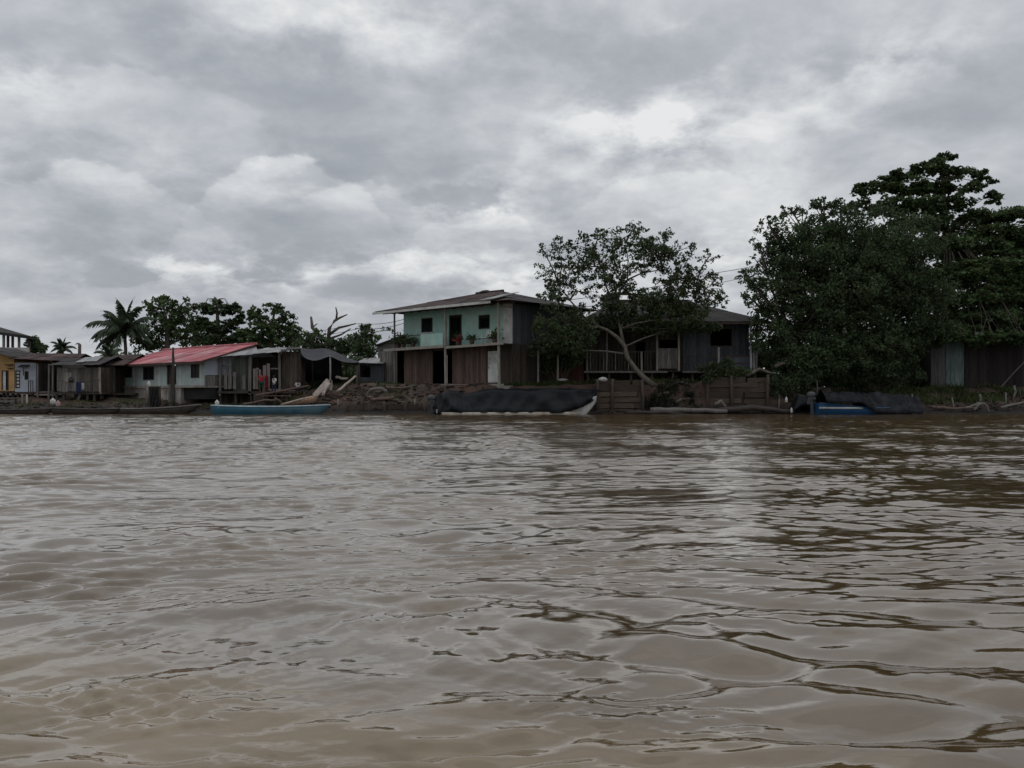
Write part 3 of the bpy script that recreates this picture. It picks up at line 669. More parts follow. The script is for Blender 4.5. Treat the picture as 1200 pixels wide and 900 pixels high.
def left_row():
    # ---- ochre house cut by the left edge
    Y = 66.0
    h = House('ochre_house', 'ochre painted house with a white door at the left end of the row', 'house', -40.2, Y, 1.55)
    x1 = h.x(16.6); x0 = x1-5.5
    d0 = (h.x(2), h.x(10), .06, h.z(434, 0)); d1 = (h.x(-16), h.x(-6), 1.0, 2.0)
    ze = h.z(418, 0)
    mb = MB(); wall(mb, x0, x1, 0, ze, 0, .12, [d1, d0]); h.b(mb, 'front_wall', yellow)
    mb = MB(); wall(mb, .12, 6, 0, ze, x1-.12, .12, axis='y'); wall(mb, .12, 6, 0, ze, x0, .12, axis='y'); wall(mb, x0, x1, 0, ze, 6, .12); h.b(mb, 'side_wall', yellow)
    mb = MB(); g = .07; a, b, c, d = d0
    mb.box(a, a+g, -.03, .1, c, d); mb.box(b-g, b, -.03, .1, c, d); mb.box(a+g, b-g, -.03, .1, d-g, d); h.b(mb, 'door_frame', wood_dark)
    mb = MB(); mb.box(a+g, a+(b-a)*.55, .03, .08, c, d-g); dd = h.b(mb, 'door', white_p); k = MB(); k.ell((a+.4, .0, 1.0), (.035, .035, .035)); h.b(k, 'handle', metal_dark, dd)
    window(h, *d1, 0, wood_dark, cross=True)
    mb = MB(); mb.box(h.x(8), h.x(16), -.35, -.003, h.z(428, 0), h.z(427, 0)); mb.box(h.x(10.5), h.x(16), -.25, -.003, h.z(432, 0), h.z(431.2, 0)); h.b(mb, 'shelf', wood_dark)
    xm = (x0+x1)/2-.9
    mb = MB(); sheets(mb, (x0-.6, -.9, ze-.35), (x0-.6, 6.5, ze-.35), (xm, 6.5, ze+.9), (xm, -.9, ze+.9), 6, 2); sheets(mb, (x1+.15, 6.5, ze-.05), (x1+.15, -.9, ze-.05), (xm, -.9, ze+.9), (xm, 6.5, ze+.9), 6, 2); h.b(mb, 'roof', tin_dark)
    mb = MB(); mb.add([(x0, 0, ze), (x1, 0, ze), (xm, 0, ze+.85), (x0, .12, ze), (x1, .12, ze), (xm, .12, ze+.85)], [(0, 1, 2), (3, 5, 4), (0, 2, 5, 3), (1, 4, 5, 2)]); h.b(mb, 'gable', yellow)
    mb = MB(); mb.box(x0, x1, -.9, 6, -.14, -.02); h.b(mb, 'floor_platform', wood_dark)
    posts(h, 'stilt', wood_dark, [x0+.2, h.x(1), h.x(9), x1-.2], -.5, -1.2, -.1, .16)
    # ---- blue-white house with the rusty roof and the open bay
    h = House('white_house', 'blue white washed house with a rusty brown roof running over a dark open bay', 'house', X(30, Y), Y, 1.5)
    x0, x1, x2 = h.x(17.4), h.x(42), h.x(66); ze = h.z(425, 0)
    ws = [(h.x(18), h.x(23.5), h.z(455, 0), h.z(434, 0)), (h.x(29), h.x(33.5), h.z(445, 0), h.z(435, 0)), ]
    mb = MB(); wall(mb, x0, x1, -.02, ze, 0, .12, ws); h.b(mb, 'front_wall', blue_white)
    mb = MB(); wall(mb, .12, 6, -.02, ze, x1-.1, .1, axis='y', boards=.2); wall(mb, .12, 6, 0, ze, x0, .1, axis='y'); wall(mb, x0, x2, -.02, ze, 6, .1); wall(mb, 1.0, 6, -.6, ze, x2-.1, .1, axis='y'); h.b(mb, 'side_wall', wood_grey)
    window(h, *ws[1], 0, wood_dark, cross=True)
    a, b, c, d = ws[0]; f = MB(); f.box(a, a+.1, -.03, .08, c, d); f.box(b-.05, b, -.03, .08, c, d); fo = h.b(f, 'window', wood_dark); p = MB()
    for i in range(5): zz = c+.1+i*(d-c-.1)/5; p.box(a+.1, b-.05, .0, .03, zz, zz+.16)
    h.b(p, 'louvre_slats', white_p, fo)
    mb = MB(); mb.slab([(h.x(24.5), -.5, ze-.35), (h.x(35), -.5, ze-.35), (h.x(35), -.003, ze-.15), (h.x(24.5), -.003, ze-.15)], .04); h.b(mb, 'window_hood', tin_dark)
    mb = MB(); x = h.x(31.5); mb.bar((x, -.45, ze-.38), (x, -.45, ze-1.0), .05, .05)
    h.b(mb, 'hanging_bracket', wood_dark)
    mb = MB()
    for px in (33.5, 36, 38.5): x = h.x(px, -.5); mb.bar((x, -.5, -.05), (x, -.5, .85), .05, .05)
    mb.bar((h.x(33, -.5), -.5, .83), (h.x(39, -.5), -.5, .83), .05, .05); h.b(mb, 'step_rail', wood_dark)
    posts(h, 'bay_post', wood_grey, [h.x(43.5, -.5), h.x(58.5, -.3), x2-.05], -.4, -1.0, ze-.1, .12)
    mb = MB(); mb.bar((x1, -.3, -.05), (x2, -.3, -.02), .1, .12); h.b(mb, 'bay_beam', wood_grey)
    mb = MB(); mb.box(x0, x1+.1, -.6, 6, -.16, -.04); h.b(mb, 'floor_platform', wood_dark)
    mb = MB(); sheets(mb, (x0-.1, -.7, ze+.30), (h.x(91), -.7, ze+.05), (h.x(101, 2.6), 2.6, ze+.78), (x0, 2.6, ze+.82), 13, 2); h.b(mb, 'roof', tin_rust)
    mb = MB(); sheets(mb, (h.x(101, 2.6), 6.6, ze+.0), (x0, 6.6, ze), (x0, 2.6, ze+.82), (h.x(101, 2.6), 2.6, ze+.78), 8, 2); h.b(mb, 'roof_back', tin_rust)
    posts(h, 'stilt', wood_dark, [x0+.1, h.x(25), h.x(36), x1-.05], -.4, -1.2, -.1, .16)
    # ---- grey shack on stilts (66-118)
    Y = 63.0
    h = House('stilt_shack', 'weathered grey board shack on short stilts with a pale square shutter', 'shack', X(92, Y), Y, 1.5)
    x0, x1, x2 = h.x(66.5), h.x(93.5), h.x(118); ze = h.z(430.5, 0)
    mb = MB(); wall(mb, x0, x1, -.05, ze, 0, .06, boards=.22, ragged=.08); h.b(mb, 'grey_board_wall', wood_grey)
    mb = MB(); wall(mb, x1+.01, x2, -.05, ze, .02, .06, boards=.2, ragged=.06); h.b(mb, 'brown_board_wall', mat('dull_brown_boards', (.14, .12, .10), (.08, .07, .06), 3, (6, 6, .5), island=.3))
    mb = MB(); wall(mb, .08, 5, -.05, ze, x0, .06, axis='y', boards=.3); wall(mb, .08, 5, -.05, ze, x2-.06, .06, axis='y', boards=.3); wall(mb, x0, x2, -.05, ze, 5, .06); h.b(mb, 'side_wall', wood_dark)
    mb = MB(); mb.box(h.x(75.5), h.x(84), -.04, -.003, h.z(448, 0), h.z(436.5, 0)); s = h.b(mb, 'shutter', wood_pale)
    k = MB(); k.tube([(h.x(83.5), -.07, h.z(445, 0)), (h.x(83.5), -.045, h.z(445, 0))], .2, 14); h.b(k, 'round_plate', metal_dark, s)
    mb = MB(); mb.bar((h.x(118), -.1, -.2), (h.x(117.3), -.1, ze), .13, .13); h.b(mb, 'corner_post', wood_pale)
    mb = MB(); mb.box(x0-.1, x2, -.3, 5, -.2, -.06); h.b(mb, 'floor_platform', wood_dark)
    for a, b in ((68, 67), (76, 77), (96, 89), (104, 104), (112, 112)):
        mb = MB(); mb.bar((h.x(b), -.15, -1.3), (h.x(a), -.15, -.1), .15, .15); h.b(mb, 'stilt', wood_grey if a == 96 else wood_dark)
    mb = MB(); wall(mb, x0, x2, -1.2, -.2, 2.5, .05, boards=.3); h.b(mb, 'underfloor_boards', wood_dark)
    e = h.z(428, 0, -.6)
    mb = MB(); sheets(mb, (x0-.4, -.6, e), (x2+.2, -.6, e+.02), (x2+.2, 2.4, e+.75), (x0-.2, 2.4, e+.6), 8, 2); sheets(mb, (x2+.2, 5.4, e), (x0-.4, 5.4, e), (x0-.2, 2.4, e+.6), (x2+.2, 2.4, e+.75), 6, 1); h.b(mb, 'roof', tin_dark)
    mb = MB(); mb.slab([(h.x(99, .3), .3, e+.32), (h.x(113, .3), .3, e+.34), (h.x(120, 2), 2.2, e+.82), (h.x(110, 2), 2.2, e+.8)], .03); mb.slab([(h.x(88, .0), 0, e+.25), (h.x(98, .0), 0, e+.27), (h.x(108, 2), 2, e+.72), (h.x(100, 2), 2, e+.7)], .03); h.b(mb, 'patch_sheet', tin_grey)
    # ---- brown roofed shack (119-135)
    h = House('brown_roof_shack', 'narrow board shack under a plain brown tin roof left of the red roof', 'shack', X(127, 65.), 65., 1.5)
    x0, x1 = h.x(119), h.x(134.5); ze = h.z(428, 0)
    mb = MB(); wall(mb, x0, x1, -.1, ze, 0, .06, boards=.2, ragged=.08); h.b(mb, 'board_wall', wood_grey)
    mb = MB(); mb.box(h.x(124), h.x(128.5), -.03, -.003, h.z(449, 0), h.z(442, 0)); h.b(mb, 'shutter', wood_pale)
    mb = MB(); wall(mb, x0, h.x(165), -.1, ze, 6, .06); wall(mb, .1, 6, -.1, ze, x0, .06, axis='y'); h.b(mb, 'back_wall', wood_dark)
    mb = MB(); sheets(mb, (x0-.4, -.7, ze-.05), (h.x(150), -.7, ze-.02), (h.x(168, 3), 3, ze+.95), (x0-.3, 3, ze+.9), 9, 2); sheets(mb, (h.x(168, 3), 6.5, ze), (x0-.3, 6.5, ze), (x0-.3, 3, ze+.9), (h.x(168, 3), 3, ze+.95), 6, 1); h.b(mb, 'roof', tin_rust)
    posts(h, 'stilt', wood_pale, [h.x(120)], -.1, -1.1, -.1, .2); posts(h, 'stilt', wood_dark, [h.x(128), h.x(134)], .2, -1.1, -.1, .15)
    mb = MB(); mb.box(x0-.05, h.x(160), -.1, 6, -.26, -.11); h.b(mb, 'floor_platform', wood_dark)
    # ---- two storey building behind, open upper terrace
    Y = 82.0
    h = House('terrace_building', 'far building with an open roofed upper terrace and white parapet', 'building', X(0, Y), Y, 1.2)
    x0, x1 = h.x(-60), h.x(33.5)
    mb = MB(); mb.box(x0, x1, 0, 7, -.5, h.z(413.5, 0)); h.b(mb, 'lower_storey', concrete)
    mb = MB(); mb.box(x0, x1+.05, -.15, .05, h.z(413, 0), h.z(407.3, 0)); h.b(mb, 'parapet', white_p)
    for px in (-40, -18, 3, 8, 13.5, 21, 33): mb = MB(); x = h.x(px); mb.box(x-.09, x+.09, .1, .28, h.z(413.5, 0), h.z(392 if px < 10 else 393.5, 0)); h.b(mb, 'column', concrete if px in (3, 21) else wood_dark)
    mb = MB(); mb.slab([(x0, -1, h.z(379.5, 0, -1)), (h.x(40, -1), -1, h.z(394.5, 0, -1)), (h.x(40, 7), 7, h.z(395, 0, 7)), (x0, 7, h.z(381, 0, 7))], .28); h.b(mb, 'roof', tin_dark)
left_row()

def open_shack():
    Y = 60.3
    h = House('open_shack', 'open fronted plank shack with light tin roofs and pale fence boards', 'shack', X(293, Y), Y, 1.35)
    # tin roofs: a sloping one against the red roof, a flat pale one right of it
    mb = MB(); sheets(mb, (h.x(255, -.6), -.6, h.z(418, 0, -.6)), (h.x(303, -.6), -.6, h.z(415, 0, -.6)), (h.x(300, 2.2), 2.2, h.z(405, 0, 2.2)), (h.x(288, 2.2), 2.2, h.z(405.5, 0, 2.2)), 6, 2); h.b(mb, 'left_roof', tin_grey)
    mb = MB(); sheets(mb, (h.x(296, -.8), -.8, h.z(414.5, 0, -.8)), (h.x(334, -.8), -.8, h.z(412, 0, -.8)), (h.x(336, 2.4), 2.4, h.z(407.5, 0, 2.4)), (h.x(303, 2.4), 2.4, h.z(408.5, 0, 2.4)), 5, 2); h.b(mb, 'right_roof', tin_grey)
    mb = MB(); sheets(mb, (h.x(329, -.8), -.8, h.z(411.5, 0, -.8)), (h.x(352, -.8), -.8, h.z(408.5, 0, -.8)), (h.x(352, 2.4), 2.4, h.z(406.5, 0, 2.4)), (h.x(329, 2.4), 2.4, h.z(408, 0, 2.4)), 3, 1); h.b(mb, 'roof_extension', tin_dark)
    top = h.z(417.5, 0)
    mb = MB(); wall(mb, h.x(265), h.x(351), -.1, top, 1.7, .06, boards=.25); h.b(mb, 'back_wall', wood_dark)
    mb = MB(); wall(mb, .1, 1.7, -.1, top+.3, h.x(331), .06, axis='y', boards=.25); h.b(mb, 'side_wall', wood_dark)
    mb = MB(); wall(mb, h.x(273), h.x(291), .0, top, .12, .05, boards=.2, ragged=.2); h.b(mb, 'board_wall', mat('green_grey_boards', (.10, .105, .085), (.055, .06, .05), 3, (6, 6, .5), island=.3))
    mb = MB(); wall(mb, h.x(330), h.x(352), -.1, h.z(412, 0), .1, .05, boards=.25); h.b(mb, 'dark_board_wall', wood_dark)
    for px, p0, p1, w in ((258.5, 417, 459, .15), (271, 417, 440, .13), (293.5, 416, 457, .2), (328.5, 413, 452, .15)):
        x = h.x(px); mb = MB(); mb.bar((x, -.1, h.z(p1, x)-.3), (x+rnd.uniform(-.05, .05), -.1, h.z(p0, x)), w, w); h.b(mb, 'post', wood_grey)
    for px, p0, p1 in ((264.5, 434, 456), (269.5, 432, 456), (286, 440, 456), (275, 436, 456), (298.5, 432, 456), (301.5, 431, 456), (310, 428, 462), (314.5, 426, 456), (304, 433, 455)):
        x = h.x(px, -.2); mb = MB(); mb.box(x-.11, x+.11, -.22, -.19, h.z(p1, x, -.2), h.z(p0, x, -.2)); h.b(mb, 'fence_board', mat('worn_fence_boards', (.27, .225, .205), (.16, .135, .12), 3, (5, 5, .6), island=.3) if px > 295 else wood_grey)
    mb = MB(); mb.bar((h.x(260, -.1), -.1, h.z(427, 0)), (h.x(272, -.1), -.1, h.z(427, 0)), .06, .1); mb.bar((h.x(315, -.1), -.1, h.z(432, 0)), (h.x(328, -.1), -.1, h.z(432, 0)), .06, .1); mb.bar((h.x(308, -.3), -.3, h.z(456.5, 0)), (h.x(330, -.3), -.3, h.z(457, 0)), .08, .12); h.b(mb, 'cross_rail', wood_grey)
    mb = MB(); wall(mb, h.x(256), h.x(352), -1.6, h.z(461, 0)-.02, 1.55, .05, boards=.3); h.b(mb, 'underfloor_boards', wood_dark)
    mb = MB(); mb.box(h.x(256), h.x(352), -.2, 1.7, h.z(461, 0), h.z(458.5, 0)); h.b(mb, 'floor_platform', wood_dark)
    posts(h, 'stilt', wood_dark, [h.x(p) for p in (258, 276, 294, 312, 330, 350)], .1, -1.0, h.z(461, 0), .16)
open_shack()

def canopy():
    # sagging grey tarpaulin canopy on poles
    t = thing('tarp_canopy', 'sagging grey tarpaulin canopy on wooden poles beside the open shack', 'canopy', (X(375, 61.5), 61.5, ground(X(375, 61.5), 61.5)))
    off = t.location
    edge = [(351, 409), (354, 417), (360, 421), (368, 423), (375, 421.5), (382, 418.5), (387, 417), (393, 420), (400, 423.5), (408, 425), (416, 425), (421, 424.5)]
    back = [(352, 408), (357, 408.5), (364, 409.5), (370, 409), (377, 408), (382, 408.5), (387, 410), (394, 412.5), (401, 416), (408, 419.5), (416, 422.5), (421, 423.5)]
    rows = []
    for k in range(7):
        u = k/6; row = []
        for (a, b), (c, d) in zip(edge, back):
            p = P(a, b, 60.6).lerp(P(c, d, 64.5), u); p.z -= .25*math.sin(u*math.pi); row.append(p)
        rows.append(row)
    mb = MB(); mb.grid(rows); o = mb.build('tarpaulin', tarp_grey, t, off); s = o.modifiers.new('sub', 'SUBSURF'); s.levels = s.render_levels = 2; s = o.modifiers.new('thick', 'SOLIDIFY'); s.thickness = .015
    for px, py, Y in ((387, 417, 60.7), (352, 409, 61), (420, 424, 61), (366, 410, 64.3), (405, 418, 64.3)):
        p = P(px, py, Y); mb = MB(); q = Vector((p.x+rnd.uniform(-.05, .05), p.y, ground(p.x, p.y)-.3)); mb.tube([q, p.lerp(q, .5)+Vector((.04, 0, 0)), p], [.075, .065, .06]); mb.build('pole', wood_pale if px == 387 else wood_dark, t, off)
    mb = MB(); r2 = []
    for k in range(5): r2.append([P(a, b+1+k*9, 65.2)+Vector((0, .15*math.sin(a*.7+k), 0)) for a, b in back[:9]])
    mb.grid(r2); o = mb.build('hanging_sheet', tarp_black, t, off); s = o.modifiers.new('thick', 'SOLIDIFY'); s.thickness = .015
canopy()

def back_shed():
    Y = 66.
    h = House('low_shed', 'low blue grey shed with pale roof edge left of the mint house', 'shed', X(435, Y), Y, 1.7)
    x0, x1 = h.x(419), h.x(450)
    ze = h.z(425.5, 0)
    mb = MB(); wall(mb, x0, x1, -.1, ze, 0, .08, [(h.x(422), h.x(434), h.z(442, 0), h.z(428, 0))], boards=.22); h.b(mb, 'board_wall', blue_grey)
    mb = MB(); wall(mb, .1, 4, -.1, ze, x0, .08, axis='y'); wall(mb, x0, x1, -.1, ze, 4, .08); h.b(mb, 'side_wall', wood_dark)
    mb = MB(); sheets(mb, (x0-.1, -.5, ze+.0), (x1, -.5, ze-.05), (x1, 4, ze+.55), (x0-.1, 4, ze+.55), 5, 1); h.b(mb, 'roof', tin_grey)
    mb = MB(); mb.bar((h.x(418), -.1, -.3), (h.x(419), -.1, ze), .14, .14); h.b(mb, 'corner_post', wood_grey)
    # further gable seen over it
    h = House('grey_gable_house', 'grey gabled house partly hidden behind the mint house', 'house', X(462, 73), 73, 2.0)
    x0, x1 = h.x(443), h.x(476)
    mb = MB(); mb.add([(x0, 0, -.1), (x1, 0, -.1), (x1, 0, h.z(392, 0)), (x0, 0, h.z(403, 0)), (x0, .1, -.1), (x1, .1, -.1), (x1, .1, h.z(392, 0)), (x0, .1, h.z(403, 0))], [(0, 1, 2, 3), (7, 6, 5, 4), (0, 3, 7, 4), (1, 5, 6, 2)]); h.b(mb, 'gable_wall', wood_grey)
    mb = MB(); mb.slab([(h.x(440), -.4, h.z(404.5, 0)), (h.x(480), -.4, h.z(390, 0)), (h.x(480), 5, h.z(390, 0)), (h.x(440), 5, h.z(404.5, 0))], .1); h.b(mb, 'roof', tin_dark)
    mb = MB(); mb.box(x0, x1, .1, 5, -.1, h.z(412, 0)); h.b(mb, 'lower_wall', wood_dark)
back_shed()

def right_shed():
    shed_dark = mat('near_black_boards', (.034, .027, .024), (.018, .015, .014), 3, (6, 6, .5), island=.4); shed_tin = mat('near_black_tin', (.03, .027, .026), (.018, .017, .016), .8, rough=.9, island=.3, corr=.012, spec=.05)  # near-black boards and roofing for the whole shed
    Y = 62.5
    h = House('long_shed', 'long dark shed under the right hand trees with a pale mint end panel', 'shed', X(1150, Y), Y, 1.75)
    x0, x1 = h.x(1091), h.x(1290); ze = h.z(394, 0)
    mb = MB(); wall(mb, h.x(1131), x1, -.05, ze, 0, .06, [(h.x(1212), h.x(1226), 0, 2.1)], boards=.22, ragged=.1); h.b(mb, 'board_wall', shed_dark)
    mb = MB(); wall(mb, h.x(1108.5), h.x(1130), .1, h.z(399.5, 0), -.02, .05, boards=.3); h.b(mb, 'mint_panel', mat('faded_mint_boards', (.13, .18, .165), (.075, .105, .097), 3, (5, 5, .7), island=.2, dirt=(.20, .225, .21)))
    mb = MB(); wall(mb, x0, h.x(1108), .0, h.z(400, 0), 0.0, .05, boards=.3); h.b(mb, 'grey_panel', mat('dull_grey_boards', (.11, .105, .10), (.06, .057, .054), 3, (6, 6, .5), island=.3))
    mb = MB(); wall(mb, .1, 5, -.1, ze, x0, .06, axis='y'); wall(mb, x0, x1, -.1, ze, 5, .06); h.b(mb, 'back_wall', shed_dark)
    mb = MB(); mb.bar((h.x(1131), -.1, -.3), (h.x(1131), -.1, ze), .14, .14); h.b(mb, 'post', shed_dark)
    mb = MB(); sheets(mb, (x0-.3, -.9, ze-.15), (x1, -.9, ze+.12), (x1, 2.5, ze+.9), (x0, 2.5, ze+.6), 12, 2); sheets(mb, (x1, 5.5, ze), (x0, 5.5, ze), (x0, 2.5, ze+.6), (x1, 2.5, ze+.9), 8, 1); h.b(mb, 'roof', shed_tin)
    mb = MB(); mb.slab([(h.x(1143, -1), -1, ze+.02), (h.x(1158, -1), -1, ze+.03), (h.x(1158, 0), 0, ze+.3), (h.x(1143, 0), 0, ze+.28)], .03); h.b(mb, 'patch_sheet', tin_grey)
right_shed()
# ================================================================ WATERSIDE WALLS, LOGS, LITTER
def retaining(name, label, px0, px1, py0, Y, m, rows, post_px, post_top, group=None, z_bot=-.4):
    x0, x1 = X(px0, Y), X(px1, Y); zt = Z(py0, Y)
    t = thing('retaining_wall', label, 'retaining wall', ((x0+x1)/2, Y, 0), 0, group); off = t.location
    mb = MB(); hh = (zt-z_bot)/rows
    for k in range(rows):
        x = x0
        while x < x1-.3:
            w = min(rnd.uniform(2.2, 3.6), x1-x); dz = rnd.uniform(-.02, .02)
            
            if rnd.random() > .10 or k == 0: a_ = rnd.uniform(-.035, .035); zc = z_bot+(k+.5)*hh+rnd.uniform(-.03, .03); mb.bar((x, Y+.02+rnd.uniform(-.04, .03), zc-a_), (x+w-rnd.uniform(.02, .2), Y+.02+rnd.uniform(-.04, .03), zc+a_), .05, hh*rnd.uniform(.78, .98))
            x += w
    mb.build('planks', m, t, off)
    for p, tp in zip(post_px, post_top):
        mb = MB(); x = X(p, Y-.1); mb.tube([(x, Y-.12, -.6), (x+.02, Y-.12, Z(tp, Y)*.5), (x+rnd.uniform(-.05, .05), Y-.12, Z(tp, Y-.1))], [.12, .11, .1]); mb.build('post', wood_dark, t, off)
    return t
retaining('w', 'low dark retaining wall of wet planks below the brown mud slope', 405, 500, 473.5, 56.75, wood_dark, 3, (405.5, 424, 450, 475, 498), (472, 465, 470, 471, 473))
retaining('w', 'brown plank retaining wall at the foot of the leaning tree', 699, 757, 445.5, 57.15, wood_tan, 7, (700, 717, 753), (444, 444, 445))
retaining('w', 'brown plank retaining wall with a shrub hanging over it', 828, 904, 441.5, 57.15, wood_tan, 8, (829, 857, 899), (441, 440, 439))
retaining('w', 'broken dark retaining wall hidden by roots between the two brown plank walls', 758, 827, 457, 57.75, mat('blackish_planks', (.035, .028, .023), (.018, .015, .013), 2.5, (.6, 4, 7), island=.4), 5, (775, 802), (452, 456))  # planks darker than those of the walls on either side

def log(pxs, Ys, r, label, m=dug_wood, name='log', cat='log', group=None, n=9, lift=0.0):
    pts = [P(a, b, Y)+Vector((0, 0, lift)) for (a, b), Y in zip(pxs, Ys if hasattr(Ys, '__len__') else [Ys]*len(pxs))]
    fine = []; rad = []
    for i in range(len(pts)-1):
        for k in range(4):
            u = k/4; fine.append(pts[i].lerp(pts[i+1], u)+Vector((rnd.uniform(-1, 1), rnd.uniform(-1, 1), rnd.uniform(-1, 1)))*r*.22); rad.append(r*(1-.35*(i+u)/(len(pts)-1))*rnd.uniform(.88, 1.1))
    fine.append(pts[-1]); rad.append(r*.6)
    mb = MB(); mb.tube(fine, rad, n)
    return single(name, mb, m, pts[0].copy(), label, cat, group)
log([(762, 481), (800, 480), (852, 482)], 56.0, .2, 'pale log lying at the waterline below the roots', wood_grey)
log([(735, 484), (775, 483), (800, 485)], 55.8, .14, 'dark wet log half in the water under the leaning tree')
log([(828, 482), (880, 478), (930, 483)], 56.2, .24, 'thick dark log along the waterline below the shrub wall')
log([(838, 474), (845, 470), (851, 478)], 56.5, .12, 'short pale stump of driftwood in front of the shrub wall', wood_grey, 'driftwood', 'driftwood')
log([(1128, 480), (1140, 476), (1150, 471), (1148, 462)], 57.0, .11, 'crooked driftwood branch on the right bank', wood_grey, 'driftwood', 'driftwood')
log([(1142, 481), (1146, 474), (1152, 473), (1157, 476), (1159, 483)], 56.6, .09, 'arched pale driftwood root at the right waterline', wood_grey, 'driftwood', 'driftwood')
log([(1092, 477), (1120, 479), (1142, 478)], 56.8, .1, 'reddish thin log lying below the mint shed panel', wood_brown)
log([(1172, 478), (1188, 474), (1204, 471)], 56.8, .10, 'long pale branch lying at the right edge of the bank', wood_grey, 'driftwood', 'driftwood')
log([(1172, 455), (1183, 443), (1204, 420)], [59, 59.3, 60], .07, 'bare leaning branch in front of the long dark shed', dug_wood, 'dead_branch', 'branch')
log([(1186, 470), (1190, 460), (1189, 452)], 57.5, .09, 'short upright stake on the right bank', wood_grey, 'stake', 'stake')
log([(395, 459.5), (417, 440.5)], [59.4, 60.2], .13, 'pale squared timber leaning up the slope under the canopy', wood_bone, 'timber', 'timber', n=4)
log([(394, 441.5), (400, 443.5), (408, 443.5)], 61.2, .12, 'short pale timber lying under the grey canopy', wood_bone, 'timber', 'timber', n=4)
log([(424, 477), (424.5, 452)], 57.2, .11, 'dark stump post standing on the mud slope', dug_wood, 'stump', 'stump')
log([(432, 462), (434, 457), (441, 455), (449, 456), (454, 459)], [57.9]*5, .13, 'curved grey driftwood limb on the mud slope left of the mint house', wood_grey, 'driftwood', 'driftwood')
log([(431, 465), (437, 469), (452, 467), (462, 466)], [57.5]*4, .15, 'reddish log across the mud slope left of the mint house', wood_brown)
log([(452, 454), (470, 455), (485, 453.5)], [59.5]*3, .1, 'thin brown log lying below the mint house platform', wood_brown)
log([(300, 463.5), (330, 458), (362, 452)], [58.6, 59, 59.6], .09, 'long brown pole slanting up the bank before the open shack', wood_brown, 'pole', 'pole')
log([(322, 466), (330, 472), (334, 476)], 57.6, .09, 'short yellowish pole slanting down to the blue canoe', wood_tan, 'pole', 'pole')
log([(285, 474), (310, 469.5), (324, 469)], 57.4, .1, 'brown plank laid on the mud behind the blue canoe', wood_brown, 'plank', 'plank', n=4)
log([(780, 455), (795, 447), (812, 452), (826, 446)], [57.5]*4, .10, 'twisted dark root between the plank walls', bark, 'root', 'root')
log([(768, 470), (775, 462), (790, 458), (806, 462), (812, 472)], [57.4]*5, .09, 'arching bare root above the pale log', bark, 'root', 'root')
log([(783, 478), (798, 468), (820, 466)], [57.2]*3, .08, 'low creeping root above the waterline', bark, 'root', 'root')
log([(872, 441), (890, 433), (906, 438)], [57.6, 58, 57.6], .13, 'mossy fallen limb resting on the shrub wall', bark, 'fallen_limb', 'branch')
for k, (px, Y, py) in enumerate(((1070, 58.2, 462), (1098, 58.6, 460), (1118, 57.6, 466), (1163, 57.2, 468), (1178, 57.6, 460), (1196, 58.5, 455), (395, 57.2, 468), (412, 58.4, 456), (485, 57.0, 467), (815, 57.0, 470), (912, 57.0, 462), (957, 57.2, 447))):
    a = Vector((X(px, Y), Y, ground(X(px, Y), Y)-.2)); e = Vector((X(px+rnd.uniform(-2, 2), Y), Y+.1, Z(py, Y)))
    mb = MB(); mb.tube([a, a.lerp(e, .5)+Vector((.03, 0, 0)), e], [.06, .055, .05], 7); single('stake', mb, dug_wood if k % 2 else wood_grey, a, 'thin wooden stake driven upright into the mud bank', 'stake', 'thin stakes driven into the bank')
for k in range(13):
    a = rnd.uniform(760, 824); b = a+rnd.uniform(-16, 16); y0 = rnd.uniform(446, 456); y1 = rnd.uniform(466, 482); m_ = (a+b)/2+rnd.uniform(-8, 8)
    log([(a, y0), (m_, (y0+y1)/2-rnd.uniform(0, 6)), (b, y1)], [57.7, 57.45, 57.2], rnd.uniform(.05, .09), 'thin bare root hanging over the dark hollow between the plank walls', bark, 'root', 'root', 'bare roots between the plank walls', 7)
# utility pole in front of the red roof
log([(203.5, 478), (203.2, 440), (203, 407)], [58.2]*3, .12, 'dark bare pole standing in front of the red roof', dug_wood, 'wooden_pole', 'pole')

def litter():
    """trash, chips and sticks strewn over the mud: too many and too small to count"""
    V = []; Q = []
    def add(x, y, z, sx, sy, sz):
        a = rng.uniform(0, 6.28); t = rng.normal(0, .25); M = Matrix.Rotation(a, 3, 'Z') @ Matrix.Rotation(t, 3, 'X')
        o = len(V)
        for k in range(8):
            p = M @ Vector(((k & 1)-.5, ((k >> 1) & 1)-.5, (k >> 2)-.5))
            p = M @ Vector((((k & 1)-.5)*sx, (((k >> 1) & 1)-.5)*sy, ((k >> 2)-.5)*sz))
            V.append((x+p.x, y+p.y, z+p.z))
        for f in ((0, 2, 3, 1), (4, 5, 7, 6), (0, 1, 5, 4), (2, 6, 7, 3), (0, 4, 6, 2), (1, 3, 7, 5)): Q.append([o+i for i in f])
    for (a, b, y0, y1, n) in ((-36, -15, 56.6, 61, 380), (-15, -5, 56.8, 60.5, 420), (16.5, 36, 56.6, 60.5, 520), (-5, 4, 56.6, 57.6, 120), (5, 17, 56.4, 57.1, 160)):
        for _ in range(n):
            x = rng.uniform(a, b); y = rng.uniform(y0, y1); k = rng.random()
            if k < .5: s = (rng.uniform(.2, .9), rng.uniform(.02, .06), rng.uniform(.02, .05))
            elif k < .8: s = (rng.uniform(.06, .26), rng.uniform(.05, .16), rng.uniform(.02, .10))
            else: s = (rng.uniform(.2, .5), rng.uniform(.1, .22), rng.uniform(.04, .12))
            add(x, y, ground(x, y)+s[2]*.3, *s)
    m = mat('litter', (.062, .046, .038), (.030, .024, .021), 1.2, island=.8, rough=.9)
    tag(np_mesh('debris_litter', np.array(V), np.array(Q), m), kind='stuff')
litter()

